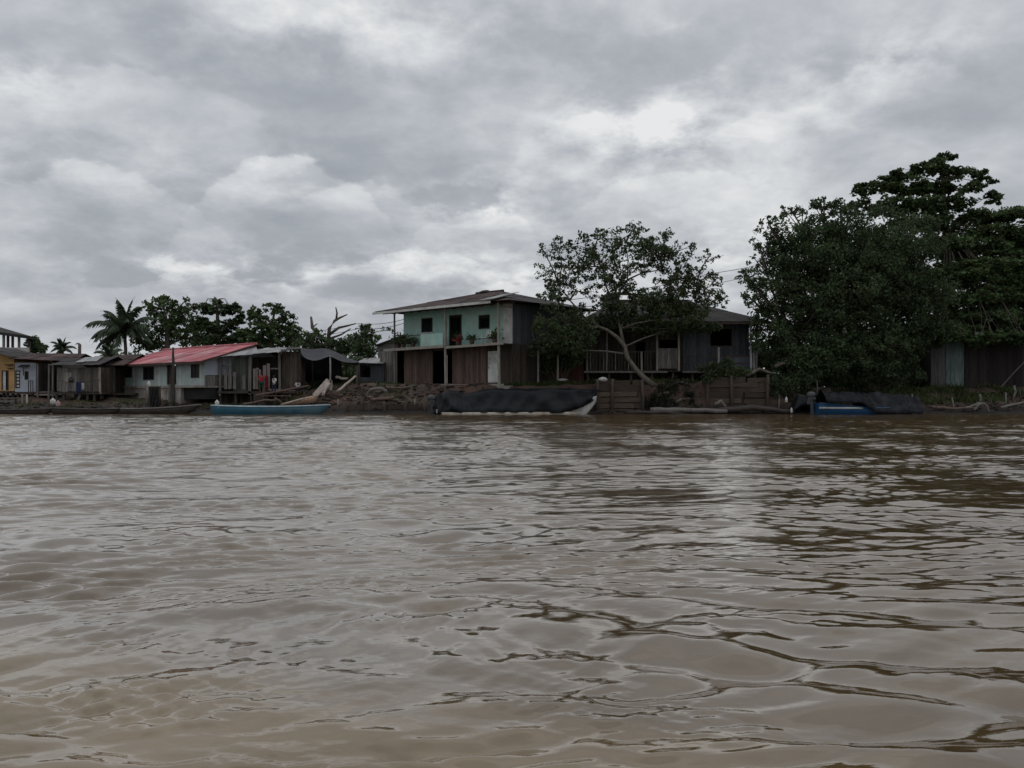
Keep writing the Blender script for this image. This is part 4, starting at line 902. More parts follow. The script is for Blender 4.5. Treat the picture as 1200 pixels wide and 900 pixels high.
# ================================================================ BOATS
def hull(stations, m, name, parent, thick=.05, n=9):
    """open hull: stations (x, half beam at gunwale, half beam at chine, z gunwale, z keel)"""
    rows = []
    for (x, bt, bb, zt, zk) in stations:
        prof = [(bt, zt), (bt*.97+bb*.03, zt*.66+zk*.34), (bb, zk+.35*(zt-zk)*.5), (bb*.62, zk+.03), (0, zk)]
        row = [(x+(.0), -y, z) for y, z in prof]+[(x, y, z) for y, z in reversed(prof[:-1])]
        rows.append(row)
    mb = MB(); mb.grid(rows)
    # transom
    k = len(rows[0]); mb.f.append(tuple(range(k-1, -1, -1))); mb.smooth.append(False)
    o = mb.build(name, m, parent); s = o.modifiers.new('thick', 'SOLIDIFY'); s.thickness = thick; s.offset = 1 if False else -1
    return o
def gunwale(stations, m, parent, name='gunwale', r=.045, dz=0.0):
    for sgn in (-1, 1):
        mb = MB(); mb.tube([(x, sgn*bt, zt+dz) for (x, bt, bb, zt, zk) in stations], r, 6); mb.build(name, m, parent)

def canoe(label, px0, px1, Y, zs, beam, m, mg, rake0=.3, rake1=.9, seats=4, rot=0.0, group=None, stripe=None):
    x0, x1 = X(px0, Y), X(px1, Y); L = x1-x0
    t = thing('canoe', label, 'canoe', ((x0+x1)/2, Y, 0), rot, group)
    st = []
    N_ = 13
    for i in range(N_):
        u = i/(N_-1); x = -L/2+u*L
        w = beam/2*(min(1, (u+.05)*4)**.6)*(min(1, (1-u)*3.2+.02)**.75)
        zt = zs[0]*(1-u)**2+zs[1]*2*u*(1-u)+zs[2]*u*u
        zk = -.18+ (zt+.12)*max(0, (u-(1-rake1/L))/(rake1/L))**1.2 + .25*max(0, (rake0/L-u)/(rake0/L))
        st.append((x, max(w, .03), max(w*.7, .02), zt, zk))
    hull(st, m, 'hull', t)
    gunwale(st, mg, t)
    for k in range(seats):
        u = .15+.6*k/max(1, seats-1); s = st[int(u*(N_-1))]
        mb = MB(); mb.box(s[0]-.12, s[0]+.12, -s[1]*.95, s[1]*.95, s[3]-.14, s[3]-.10); mb.build('seat', mg, t)
    mb = MB(); mb.box(-L*.36, L*.28, -beam*.24, beam*.24, -.04, -.01); mb.build('floorboard', mg, t)
    if stripe:
        for sgn in (-1, 1):
            mb = MB(); rows = [[(x, sgn*(bt*.985+.012), zt-.10) for (x, bt, bb, zt, zk) in st[1:-1]], [(x, sgn*(bt*.98+.014), zt-.17) for (x, bt, bb, zt, zk) in st[1:-1]]]
            mb.grid(rows); mb.build('painted_stripe', stripe, t)
    return t
canoe('long blue canoe with a pale gunwale moored below the open shack', 248, 387, 55.4, (.58, .40, .62), 1.15, paint_blue, mat('pale_blue_trim', (.42, .50, .53), (.3, .37, .4), 3), rot=R(-1), seats=5)
canoe('long dark dugout canoe beached under the red roofed house', 128, 236, 56.1, (.36, .28, .62), .95, dug_wood, wood_grey, rake1=1.3)
canoe('dark dugout canoe lying before the grey stilt shack', 62, 142, 55.7, (.40, .26, .36), .9, dug_wood, dug_wood, rot=R(1))
canoe('low black dugout canoe cut by the left edge of the view', -55, 64, 55.8, (.3, .22, .34), .85, dug_wood, dug_wood)

def outboard(label, p, rot, s=1.0):
    t = thing('outboard_motor', label, 'outboard motor', p, rot)
    def B(mb, n, m): o = mb.build(n, m, t); return o
    mb = MB(); mb.ell((0, 0, .62*s), (.30*s, .19*s, .24*s), 12, 8); mb.box(-.24*s, .2*s, -.15*s, .15*s, .38*s, .5*s); B(mb, 'cowl', metal_dark)
    mb = MB(); mb.bar((0, 0, .45*s), (-.05*s, 0, -.5*s), .16*s, .12*s); B(mb, 'leg', metal_dark)
    mb = MB(); mb.box(-.22*s, .12*s, -.10*s, .10*s, -.45*s, -.41*s); B(mb, 'cavitation_plate', metal_dark)
    mb = MB(); mb.box(.08*s, .24*s, -.13*s, .13*s, .1*s, .42*s); B(mb, 'bracket', metal_dark)
    mb = MB(); mb.tube([(.15*s, 0, .52*s), (.75*s, .05*s, .66*s)], [.035*s, .03*s]); B(mb, 'tiller', metal_dark)
    mb = MB(); mb.ell((-.08*s, 0, -.55*s), (.2*s, .06*s, .06*s))
    B(mb, 'gearcase', metal_dark)
    mb = MB()
    for k in range(3):
        a = k*2.094; mb.ell((-.3*s, .09*s*math.cos(a), -.55*s+.09*s*math.sin(a)), (.02*s, .07*s, .07*s), 8, 6)
    B(mb, 'propeller', metal_dark)
    return t

def tarp_sheet(name, rows, m, parent, thick=.012, sub=2):
    mb = MB(); mb.grid(rows); o = mb.build(name, m, parent)
    if sub: s = o.modifiers.new('sub', 'SUBSURF'); s.levels = s.render_levels = sub
    s = o.modifiers.new('thick', 'SOLIDIFY'); s.thickness = thick
    return o

def covered_boat():
    Y = 55.1; x0, x1 = X(512, Y), X(699, Y); L = x1-x0; xm = (x0+x1)/2
    t = thing('covered_boat', 'long white hulled boat under a black tarpaulin moored below the mint house', 'boat', (xm, Y, 0), R(-1.2))
    st = []
    for i in range(15):
        u = i/14; w = .66*min(1, .75+u)*(min(1, (1-u)*2.3+.015)**.8)
        zt = .30+.86*max(0, (u-.55)/.45)**2.0
        zk = -.22+(zt*.85)*max(0, (u-.915)/.085)**1.1
        st.append((-L/2+u*L, max(w, .03), max(.72*w, .02), zt, zk))
    hull(st, white_p, 'hull', t)
    gunwale(st, white_p, t)
    # tarp: silhouette top line and near lower hem, measured along the boat
    top = [(505, 473), (511, 464), (518, 459.5), (526, 457.2), (534, 457.8), (542, 460.5), (551, 459.5), (562, 456.5), (575, 455.2), (590, 455.2), (606, 455), (622, 455), (640, 455), (658, 455), (674, 455.6), (688, 456.3), (697, 456.6), (703, 456.6)]
    hem = [(509, 484), (514, 485.5), (520, 483.6), (528, 482.6), (537, 482.6), (546, 482.8), (556, 482.4), (566, 482.6), (578, 482.4), (592, 482.4), (606, 482.6), (622, 482.8), (640, 483.2), (655, 483.2), (668, 481.5), (680, 477.5), (689, 473), (695, 469)]
    rows = []
    nr = 13
    def sample(line, q):
        k = q*(len(line)-1); i = min(int(k), len(line)-2); f = k-i
        return line[i][0]*(1-f)+line[i+1][0]*f, line[i][1]*(1-f)+line[i+1][1]*f
    nc = 110
    for k in range(nr):
        v = k/(nr-1); row = []          # v 0 near hem, .5 ridge, 1 far hem
        for c in range(nc):
            q = c/(nc-1); ta, tb = sample(top, q); ha, hb = sample(hem, q)
            w = 1.10*min(1, .62+q*2)*min(1, (1-q)*2.6+.24)
            if v <= .5:
                f = v*2; px = ha*(1-f)+ta*f; zz = Z(hb, Y)*(1-f)+Z(tb, Y)*f
                y = -w*(1-f**1.15*.96)
                zz += .06*math.sin(f*math.pi)-.10*math.sin(f*math.pi)*max(0, math.sin(q*21+1))
            else:
                f = (1-v)*2; px = ha*(1-f)+ta*f; zz = Z(hb, Y)*(1-f)+Z(tb, Y)*f; y = w*(1-f**1.15*.96); zz += .06*math.sin(f*math.pi)
            fold = .34*(abs(math.sin(q*15+5.2*v+2.5*math.sin(q*7)))-.4)+.22*(abs(math.sin(q*27-8*v+2*math.sin(q*11)))-.5)+.08*(abs(math.sin(q*61+11*v+math.sin(q*23)))-.5)
            env = math.sin(min(1, abs(v-.5)*2+.12)*math.pi*.5)*(1 if abs(v-.5) < .49 else .8)
            row.append(Vector((X(px, Y)-xm, y+(fold*env if v < .5 else -fold*env), zz-.03*rnd.random()+.07*(abs(math.sin(q*13+6*v+2*math.sin(q*11)))-.5)*(1-abs(2*v-1))*(.3+.7*abs(math.sin(q*5))))))
        rows.append(row)
    tarp_sheet('tarpaulin', rows, tarp_black, t, .012, 0)
    mb = MB()
    # the loose end hanging over the bow
    rows = [[Vector((X(a, Y)-xm, y, Z(b, Y))) for a, b, y in ((703, 456.8, -.05+.12*k), (701, 466, -.12+.14*k), (698, 476, -.15+.13*k), (694, 485.5, -.12+.12*k))] for k in range(3)]
    tarp_sheet('loose_flap', rows, tarp_black, t)
    for sgn in (-1, 1):
        mb = MB(); pts = [(X(p, Y)-xm, sgn*q, .055+.03*k/9) for k, (p, q) in enumerate(((517, .80), (522, .95), (535, 1.02), (560, 1.05), (585, 1.05), (610, 1.03), (635, .97), (652, .86), (665, .68), (678, .46)))]
        rows = [[(x, y, z-.16) for x, y, z in pts], [(x, y, z+.09) for x, y, z in pts], [(x, y-sgn*.3, z+.10) for x, y, z in pts]]
        mb.grid(rows); o = mb.build('lower_strake', mat('cream_boat_paint', (.50, .45, .38), (.36, .31, .25), 2, dirt=(.22, .17, .12)), t); sm = o.modifiers.new('thick', 'SOLIDIFY'); sm.thickness = .03
    bpy.context.view_layer.update()
    return t
covered_boat()
outboard('dark outboard motor tilted up at the stern of the covered boat', (X(506, 55.1), 55.1, .42), R(8), 1.0)

def blue_boat():
    Y = 55.6; x0, x1 = X(955, Y), X(1076, Y); L = x1-x0; xm = (x0+x1)/2
    t = thing('covered_boat', 'deep blue boat with a white stripe half under crumpled dark tarpaulin', 'boat', (xm, Y, 0), R(1.5))
    st = []
    for i in range(13):
        u = i/12; w = .75*min(1, .8+u)*(min(1, (1-u)*3.0+.02)**.7)
        zt = .72-.30*min(1, u*2)+.12*max(0, (u-.6)/.4)**1.6; zk = -.2+(zt*.8)*max(0, (u-.85)/.15)
        st.append((-L/2+u*L, max(w, .03), max(.75*w, .02), zt, zk))
    hull(st, paint_deep, 'hull', t); gunwale(st, paint_deep, t)
    for sgn in (-1, 1):
        mb = MB(); rows = [[(x, sgn*(bt*.985+.025), .47-.0*x) for (x, bt, bb, zt, zk) in st[0:6]], [(x, sgn*(bt*.985+.025), .36) for (x, bt, bb, zt, zk) in st[0:6]]]
        mb.grid(rows); o = mb.build('painted_stripe', white_p, t); s = o.modifiers.new('thick', 'SOLIDIFY'); s.thickness = .01
    mb = MB(); mb.box(-L*.42, -L*.1, -.6, .6, .40, .44); mb.build('seat', paint_deep, t)
    rows = []
    for k in range(9):
        v = k/8; row = []
        for c in range(40):
            q = c/39; px = 961+q*114
            topz = Z(457.5+1.2*math.sin(q*9)+(3 if q > .9 else 0)+ (2*q), Y); hemz = Z(471.5+13*min(1, max(0, (q-.36)*6)), Y)
            f = 1-abs(v-.5)*2; zz = hemz*(1-f)+topz*(f**.7); y = (v-.5)*2*(1.0-.08*q)
            row.append(Vector((X(px, Y)-xm, y+rnd.uniform(-.05, .05), zz+rnd.uniform(-.17, .14)*(.3+f))))
        rows.append(row)
    tarp_sheet('tarpaulin', rows, mat('worn_dark_tarpaulin', (.012, .013, .016), (.006, .0065, .008), 2.4, rough=.5, spec=.1, dirt=(.038, .038, .045), bump=.1), t, .012, 1)
blue_boat()
outboard('dark outboard motor tilted over the stern of the blue boat', (X(950, 55.6), 55.5, .55), R(170), 1.1)
def junk_heap():
    c = P(938, 470, 56.6); mb = MB()
    rows = []
    for k in range(8):
        rows.append([(X(925+32*j/9, 56.4)+rnd.uniform(-.06, .06), 56.0+1.2*k/7, .1+max(0, math.sin(math.pi*j/9))*math.sin(math.pi*(k+1)/9)*(1.25+rnd.uniform(-.18, .18))) for j in range(10)])
    mb.grid(rows); o = single('covered_heap', mb, tarp_black, Vector((c.x, 56.4, 0)), 'heap under dark plastic sheeting left of the blue boat', 'heap')
    s = o.modifiers.new('sub', 'SUBSURF'); s.levels = s.render_levels = 1; s = o.modifiers.new('thick', 'SOLIDIFY'); s.thickness = .015
    for px, py, r_, lab in ((921.5, 468.5, .08, 'white plastic jug on the dark heap near the blue boat'), (927.5, 481, .07, 'pale plastic jug at the waterline below the dark heap')):
        p = P(px, py, 55.9); mb = MB(); mb.tube([p+Vector((0, 0, -.16)), p+Vector((0, 0, -.12)), p+Vector((0, 0, .08)), p+Vector((0, 0, .15)), p+Vector((0, 0, .2))], [r_*.9, r_, r_, r_*.4, r_*.35], 10); single('plastic_jug', mb, white_p, p, lab, 'jug')
junk_heap()

def jug(px, py, Y, label, m=white_p, r_=.12):
    p = P(px, py, Y); mb = MB(); mb.tube([p+Vector((0, 0, -.18)), p+Vector((0, 0, -.14)), p+Vector((0, 0, .1)), p+Vector((0, 0, .17)), p+Vector((0, 0, .22))], [r_*.9, r_, r_, r_*.4, r_*.35], 10); single('plastic_jug', mb, m, p, label, 'jug')
jug(62, 470.5, 58.6, 'tall white plastic jug under the dark open bay', r_=.17)
jug(254.3, 472.5, 55.4, 'white plastic jug on the stern of the blue canoe', r_=.13)
jug(68, 473, 58.4, 'pinkish plastic jug beside the tall white jug', mat('pink_plastic', (.42, .30, .29), (.35, .25, .24), 3), .14)

def wreck():
    """broken wooden boat with fresh pale planks"""
    Y = 58.0
    t = thing('wooden_boat', 'broken unpainted wooden boat with raised pale bow drawn up on the mud', 'boat', (X(352, Y), Y, .35), R(0)); off = t.location
    st = []
    x0, x1 = X(331, Y), X(371, Y)
    rows = []
    for i in range(9):
        u = i/8; x = x0+(x1-x0)*u; w = .55*(min(1, (1-u)*2.2+.04)**.7); zt = Z(474.5-11*u**.8, Y); zk = Z(476.5-6*u**2.2, Y)
        rows.append([(x, Y-w, zt), (x, Y-w*.85, (zt+zk)/2), (x, Y-w*.4, zk), (x, Y, zk-.02), (x, Y+w*.4, zk), (x, Y+w*.85, (zt+zk)/2), (x, Y+w, zt+.05)])
    mb = MB(); mb.grid(rows); o = mb.build('hull', wood_fresh, t, off); s = o.modifiers.new('thick', 'SOLIDIFY'); s.thickness = .06
    mb = MB(); mb.tube([P(331, 474.3, Y-.5), P(350, 468.5, Y-.55), P(372, 463.2, Y)], .06, 6); mb.build('gunwale', wood_bone, t, off)
    t2 = thing('boat_stem', 'upright broken boat stem of two bleached planks meeting at the top', 'boat part', P(380, 466, 58.6)); off = t2.location
    mb = MB(); mb.bar(P(368.5, 464, 58.2), P(385, 445.5, 58.8), .10, .36, (0, .3, 1)); mb.build('plank', wood_bone, t2, off)
    mb = MB(); mb.tube([P(378.5, 463.5, 58.4), P(379.5, 459.5, 58.4), P(382.5, 455, 58.5), P(385.5, 450, 58.7), P(388, 445.5, 58.8)], [.13, .12, .14, .17, .12], 6); mb.build('curved_rib', mat('whitened_wood', (.62, .55, .50), (.45, .38, .34), 3), t2, off)
    mb = MB(); rows = [[P(384, 446, 58.8), P(389.5, 446.5, 58.9)], [P(384.5, 452, 58.8), P(389.3, 453, 58.9)], [P(386, 457, 58.8), P(388.8, 457.5, 58.9)]]
    mb.grid(rows, False); o = mb.build('side_plank', wood_bone, t2, off); s = o.modifiers.new('thick', 'SOLIDIFY'); s.thickness = .07
    mb = MB(); mb.bar(P(388, 447, 58.9), Vector((X(389, 59), 59, ground(X(389, 59), 59)-.1)), .12, .12); mb.build('prop', wood_brown, t2, off)
    # work bench of rough planks before the shack
    t3 = thing('plank_bench', 'rough low plank landing behind the blue canoe', 'landing', Vector((X(330, 58.8), 58.8, .7))); off = t3.location
    mb = MB()
    for k in range(5): mb.box(X(308, 58.8), X(338, 58.8)+rnd.uniform(-.2, .3), 58.4+k*.2, 58.4+k*.2+.18, Z(463.5, 58.8)-.05, Z(463.5, 58.8)+rnd.uniform(-.01, .02))
    mb.build('deck', wood_brown, t3, off)
    for px in (310, 322, 336): mb = MB(); mb.bar((X(px, 58.6), 58.6, .1), (X(px, 58.6), 58.6, Z(463.5, 58.8)-.06), .1, .1); mb.build('leg', wood_dark, t3, off)
wreck()

def left_landing():
    Y = 60.5
    t = thing('landing_stage', 'rickety plank landing with rails under the ochre house', 'landing', (X(9, Y), Y, .5)); off = t.location
    def b(mb, n, m): return mb.build(n, m, t, off)
    mb = MB()
    for k in range(6): mb.box(X(-30, Y), X(18, Y)+rnd.uniform(-.2, .2), Y+k*.2, Y+k*.2+.18, Z(466, Y)-.06, Z(466, Y)+rnd.uniform(-.01, .01))
    b(mb, 'deck', wood_grey)
    for py in (470, 474.5): mb = MB(); mb.box(X(-30, Y), X(17.5, Y), Y-.05, Y-.003, Z(py+1.2, Y), Z(py-1.0, Y)); b(mb, 'skirt_plank', wood_grey)
    for px in (1, 9, 17): mb = MB(); mb.bar((X(px, Y), Y+.1, -.3), (X(px, Y), Y+.1, Z(466, Y)-.07), .13, .13); b(mb, 'pile', wood_dark)
    mb = MB(); mb.bar(P(-2, 481, Y-.6), P(24, 474.5, Y-.3), .12, .14); b(mb, 'gangplank', wood_pale)
    t = thing('ladder', 'short wooden ladder below the white washed house', 'ladder', (X(28.5, 61), 61, .4)); off = t.location
    for px in (26, 31.5): mb = MB(); mb.bar(P(px, 482, 60.6), P(px, 462.5, 61.2), .12, .10); mb.build('stile', wood_pale if px > 30 else wood_grey, t, off)
    for k in range(5): mb = MB(); mb.bar(P(26.6, 479-3.6*k, 60.7+.1*k), P(31, 479-3.6*k, 60.7+.1*k), .06, .09); mb.build('rung', wood_grey, t, off)
left_landing()

def cloths():
    for px0, px1, py0, py1, Y, m, lab in ((89, 95.2, 447.5, 461, 62.2, mat('navy_cloth', (.035, .05, .10), (.025, .035, .075), 3), 'navy blue cloth hanging from a line before the grey stilt shack'),
                                   (95.4, 98.6, 449, 456.5, 62.2, mat('white_cloth', (.6, .6, .62), (.5, .5, .52), 3), 'small white cloth hanging beside the navy blue cloth'),
                                   (310.5, 314.2, 440, 456.5, 59.9, mat('dark_red_cloth', (.30, .03, .045), (.2, .02, .03), 3), 'dark red cloth hanging on the fence beside the person in red')):
        rows = []
        for k in range(6):
            v = k/5; rows.append([P(px0+(px1-px0)*j/12+rnd.uniform(-.1, .1), py0+(py1-py0)*v+(.4*math.sin(j*1.1) if k == 5 else 0), Y+.05*math.sin(j*1.5+k*.3)) for j in range(13)])
        mb = MB(); mb.grid(rows); o = single('hanging_cloth', mb, m, rows[0][6].copy(), lab, 'cloth'); s = o.modifiers.new('thick', 'SOLIDIFY'); s.thickness = .012
    mb = MB(); mb.tube([P(67, 446, 62.25), P(82, 447.6, 62.2), P(99, 447.8, 62.2), P(117, 445.5, 62.4)], .015, 5); single('washing_line', mb, cable_m, P(90, 447, 62.2), 'thin washing line along the front of the grey stilt shack', 'line')
    # fishing net drying between the two posts before the red house
    rows = []
    for k in range(8):
        v = k/7; rows.append([P(175.5+11*j/10, 453.5+(23+2*math.sin(j))*v, 58.9+.12*math.sin(j*1.7+k)) for j in range(11)])
    mb = MB(); mb.grid(rows); o = single('fishing_net', mb, mat('net', (.035, .033, .03), (.02, .02, .02), 6), rows[0][5].copy(), 'dark fishing net hung from a post before the concrete base', 'net'); s = o.modifiers.new('thick', 'SOLIDIFY'); s.thickness = .02
    mb = MB(); mb.tube([P(173, 478, 58.9), P(173, 451, 58.9)], .11, 8); single('net_post', mb, wood_grey, P(173, 478, 58.9), 'grey post carrying the dark fishing net', 'post')
    mb = MB(); mb.tube([P(187.5, 478, 58.9), P(187.2, 453, 58.9)], .08, 8); mb.tube([P(172.5, 453.2, 58.9), P(188, 453.4, 58.9)], .04, 6); single('net_pole', mb, wood_dark, P(187, 478, 58.9), 'thin dark pole and crossbar at the right of the fishing net', 'pole')
    jug(174.5, 450.3, 58.9, 'small white jug set upside on the net post', white_p, .11)
    p = P(706.5, 445.2, 57.3); mb = MB(); mb.ell((p.x, p.y, p.z+.02), (.33, .3, .17), 12, 8, .06); single('white_sack', mb, white_p, p, 'white sack lying on top of the left end of the brown plank wall', 'sack')
    p = P(660, 445.5, 59.2); mb = MB(); mb.ell((p.x, p.y, p.z), (.36, .25, .12), 12, 8, .06); single('pale_basin', mb, white_p, p, 'pale shallow basin on the grass before the red lean-to', 'basin')
cloths()

# ================================================================ BALCONY CLUTTER
def balcony_things():
    zl = H2zd+.02
    def pot(px, yl, h, label, leafm, red=False, n=260, r=.35):
        p = H2w(px, yl, zl); t = thing('potted_plant', label, 'potted plant', p)
        mb = MB(); mb.tube([(0, 0, 0), (0, 0, .05), (0, 0, .28), (0, 0, .3)], [.12, .14, .19, .19], 12); mb.build('pot', mat('old_clay', (.12, .075, .06), (.08, .05, .042), 4), t)
        leaves('foliage', leafm, t, np.array([[rng.normal(0, r*.55), rng.normal(0, r*.5), .35+abs(rng.normal(0, h*.5))] for _ in range(n)]), .2, .5)
        if red: leaves('flowers', mat('red_petals', (.5, .06, .08), (.4, .04, .06), 5), t, np.array([[rng.normal(0, r*.4), rng.normal(-.1, r*.3), .3+abs(rng.normal(0, h*.4))] for _ in range(60)]), .14, .8)
    pot(467, -.9, .6, 'bushy potted plant at the left end of the balcony', leaf_a, n=420, r=.5)
    pot(473, -.95, .55, 'low spreading potted plant second from the left on the balcony', leaf_c, n=420, r=.6)
    pot(484, -.8, .4, 'small potted plant beside the green balcony sheet', leaf_b, n=160)
    pot(537, -.95, .4, 'potted plant with red flowers before the balcony door', leaf_c, True, 150)
    pot(553, -.95, .3, 'small dark potted plant right of the balcony door', leaf_b, n=140)
    pot(580, -.95, .5, 'tall potted plant at the right end of the balcony', leaf_b, n=160)
    p = H2w(569.5, -.75, zl); t = thing('plastic_chair', 'white plastic chair under the right balcony window', 'chair', p, ROT)
    for sx in (-.2, .2):
        for sy in (-.2, .2): mb = MB(); mb.bar((sx*1.1, sy*1.1, 0), (sx, sy, .42), .05, .05); mb.build('leg', white_p, t)
    mb = MB(); mb.box(-.24, .24, -.24, .24, .42, .46); mb.build('seat', white_p, t)
    mb = MB(); rows = [[(-.24+.48*j/6, .22+.05*math.cos((j-3)*.5)+.1*k/3, .47+.5*k/3) for j in range(7)] for k in range(4)]; mb.grid(rows); o = mb.build('backrest', white_p, t); s = o.modifiers.new('thick', 'SOLIDIFY'); s.thickness = .03
    for sx in (-.25, .25): mb = MB(); mb.bar((sx, -.2, .64), (sx, .24, .66), .05, .03); mb.bar((sx, -.2, .44), (sx, -.2, .63), .04, .04); mb.build('armrest', white_p, t)

# ================================================================ VEGETATION
def leaves(name, m, parent, pts, size, aspect=.5, flat=0.0, kind=None):
    """many leaf-sized folded diamonds; pts are local to the parent"""
    n = len(pts)
    a = rng.normal(0, 1, (n, 3)); a[:, 2] *= (1-.6*flat); a /= np.linalg.norm(a, axis=1)[:, None]
    b = rng.normal(0, 1, (n, 3)); b[:, 2] *= (1-.8*flat); b -= (b*a).sum(1)[:, None]*a; b /= np.linalg.norm(b, axis=1)[:, None]
    L = size*rng.uniform(.6, 1.35, n)[:, None]; W = L*aspect
    nn = np.cross(a, b); fold = nn*L*.10
    V = np.stack([pts-a*L/2, pts+b*W/2+fold-a*L*.05, pts+a*L/2-fold, pts-b*W/2+fold-a*L*.05], 1).reshape(-1, 3)
    Q = np.arange(n*4).reshape(-1, 4)
    o = np_mesh(name, V, Q, m, parent)
    return o

def crown_clumps(ells):
    """ells: (px, py, half width px, half height px, Y, depth half m, clumps, clump radius m, leaves per clump)"""
    out = []
    for (px, py, rx, ry, Y, dy, n, cr, nl) in ells:
        c = P(px, py, Y); rx = rx*Y/F; rz = ry*Y/F
        for _ in range(n):
            d = rng.normal(0, 1, 3); d /= np.linalg.norm(d); r = rng.random()**.42
            out.append((c.x+d[0]*r*rx, c.y+d[1]*r*dy, c.z+d[2]*r*rz, cr*rng.uniform(.6, 1.3), int(nl*rng.uniform(.6, 1.3)), c))
    return out

def tree(name, label, cat, base, trunk, radii, ells, size, m, mb_bark, limbs=(), aspect=.5, flat=0.0, twig=.3, group=None, squash=.8, auto=True):
    """trunk: world points from the ground up; limbs: extra (points, radii)"""
    t = thing(name, label, cat, base, 0, group); off = t.location
    cl = crown_clumps(ells)
    mb = MB(); mb.tube(trunk, radii, 9)
    for pts, rr in limbs: mb.tube(pts, rr, 7)
    done = {}
    anchors = [Vector(p) for p in trunk[max(1, len(trunk)//2):]]+[Vector(q) for pts, _ in limbs for q in pts[1:]]
    if auto:
        for c in cl:
            key = tuple(round(v, 2) for v in c[5])
            if key not in done:
                k = min(anchors, key=lambda a: (a-c[5]).length+max(0, a.z-c[5].z)*1.2)
                mid = k.lerp(c[5], .5)+Vector((rnd.uniform(-.3, .3), rnd.uniform(-.3, .3), rnd.uniform(.0, .5)))
                r0 = min(.15, max(.05, radii[-1]*.75)); mb.tube([k, k.lerp(mid, .5)+Vector((0, 0, .08)), mid, c[5]], [r0, r0*.8, r0*.6, r0*.35], 6); done[key] = (mid, c[5], r0)
            if rnd.random() < twig:
                mid, cc, r0 = done[key]; s = mid.lerp(cc, rnd.uniform(.2, 1)); e = Vector(c[:3])
                mb.tube([s, s.lerp(e, .55)+Vector((rnd.uniform(-.15, .15), 0, rnd.uniform(-.05, .2))), e], [r0*.32, r0*.22, .015], 5)
    mb.build('trunk', mb_bark, t, off)
    pts = []
    for (x, y, z, r, n, _) in cl:
        q = rng.normal(0, 1, (n, 3)); q *= (r*rng.random((n, 1))**.35)/np.linalg.norm(q, axis=1)[:, None]; q[:, 2] *= squash
        pts.append(q+np.array([x, y, z]))
    pts = np.concatenate(pts)-np.array(off)
    leaves('crown', m, t, pts, size, aspect, flat)
    return t

def G(px, Y): x = X(px, Y); return Vector((x, Y, ground(x, Y)-.1))

balcony_things()

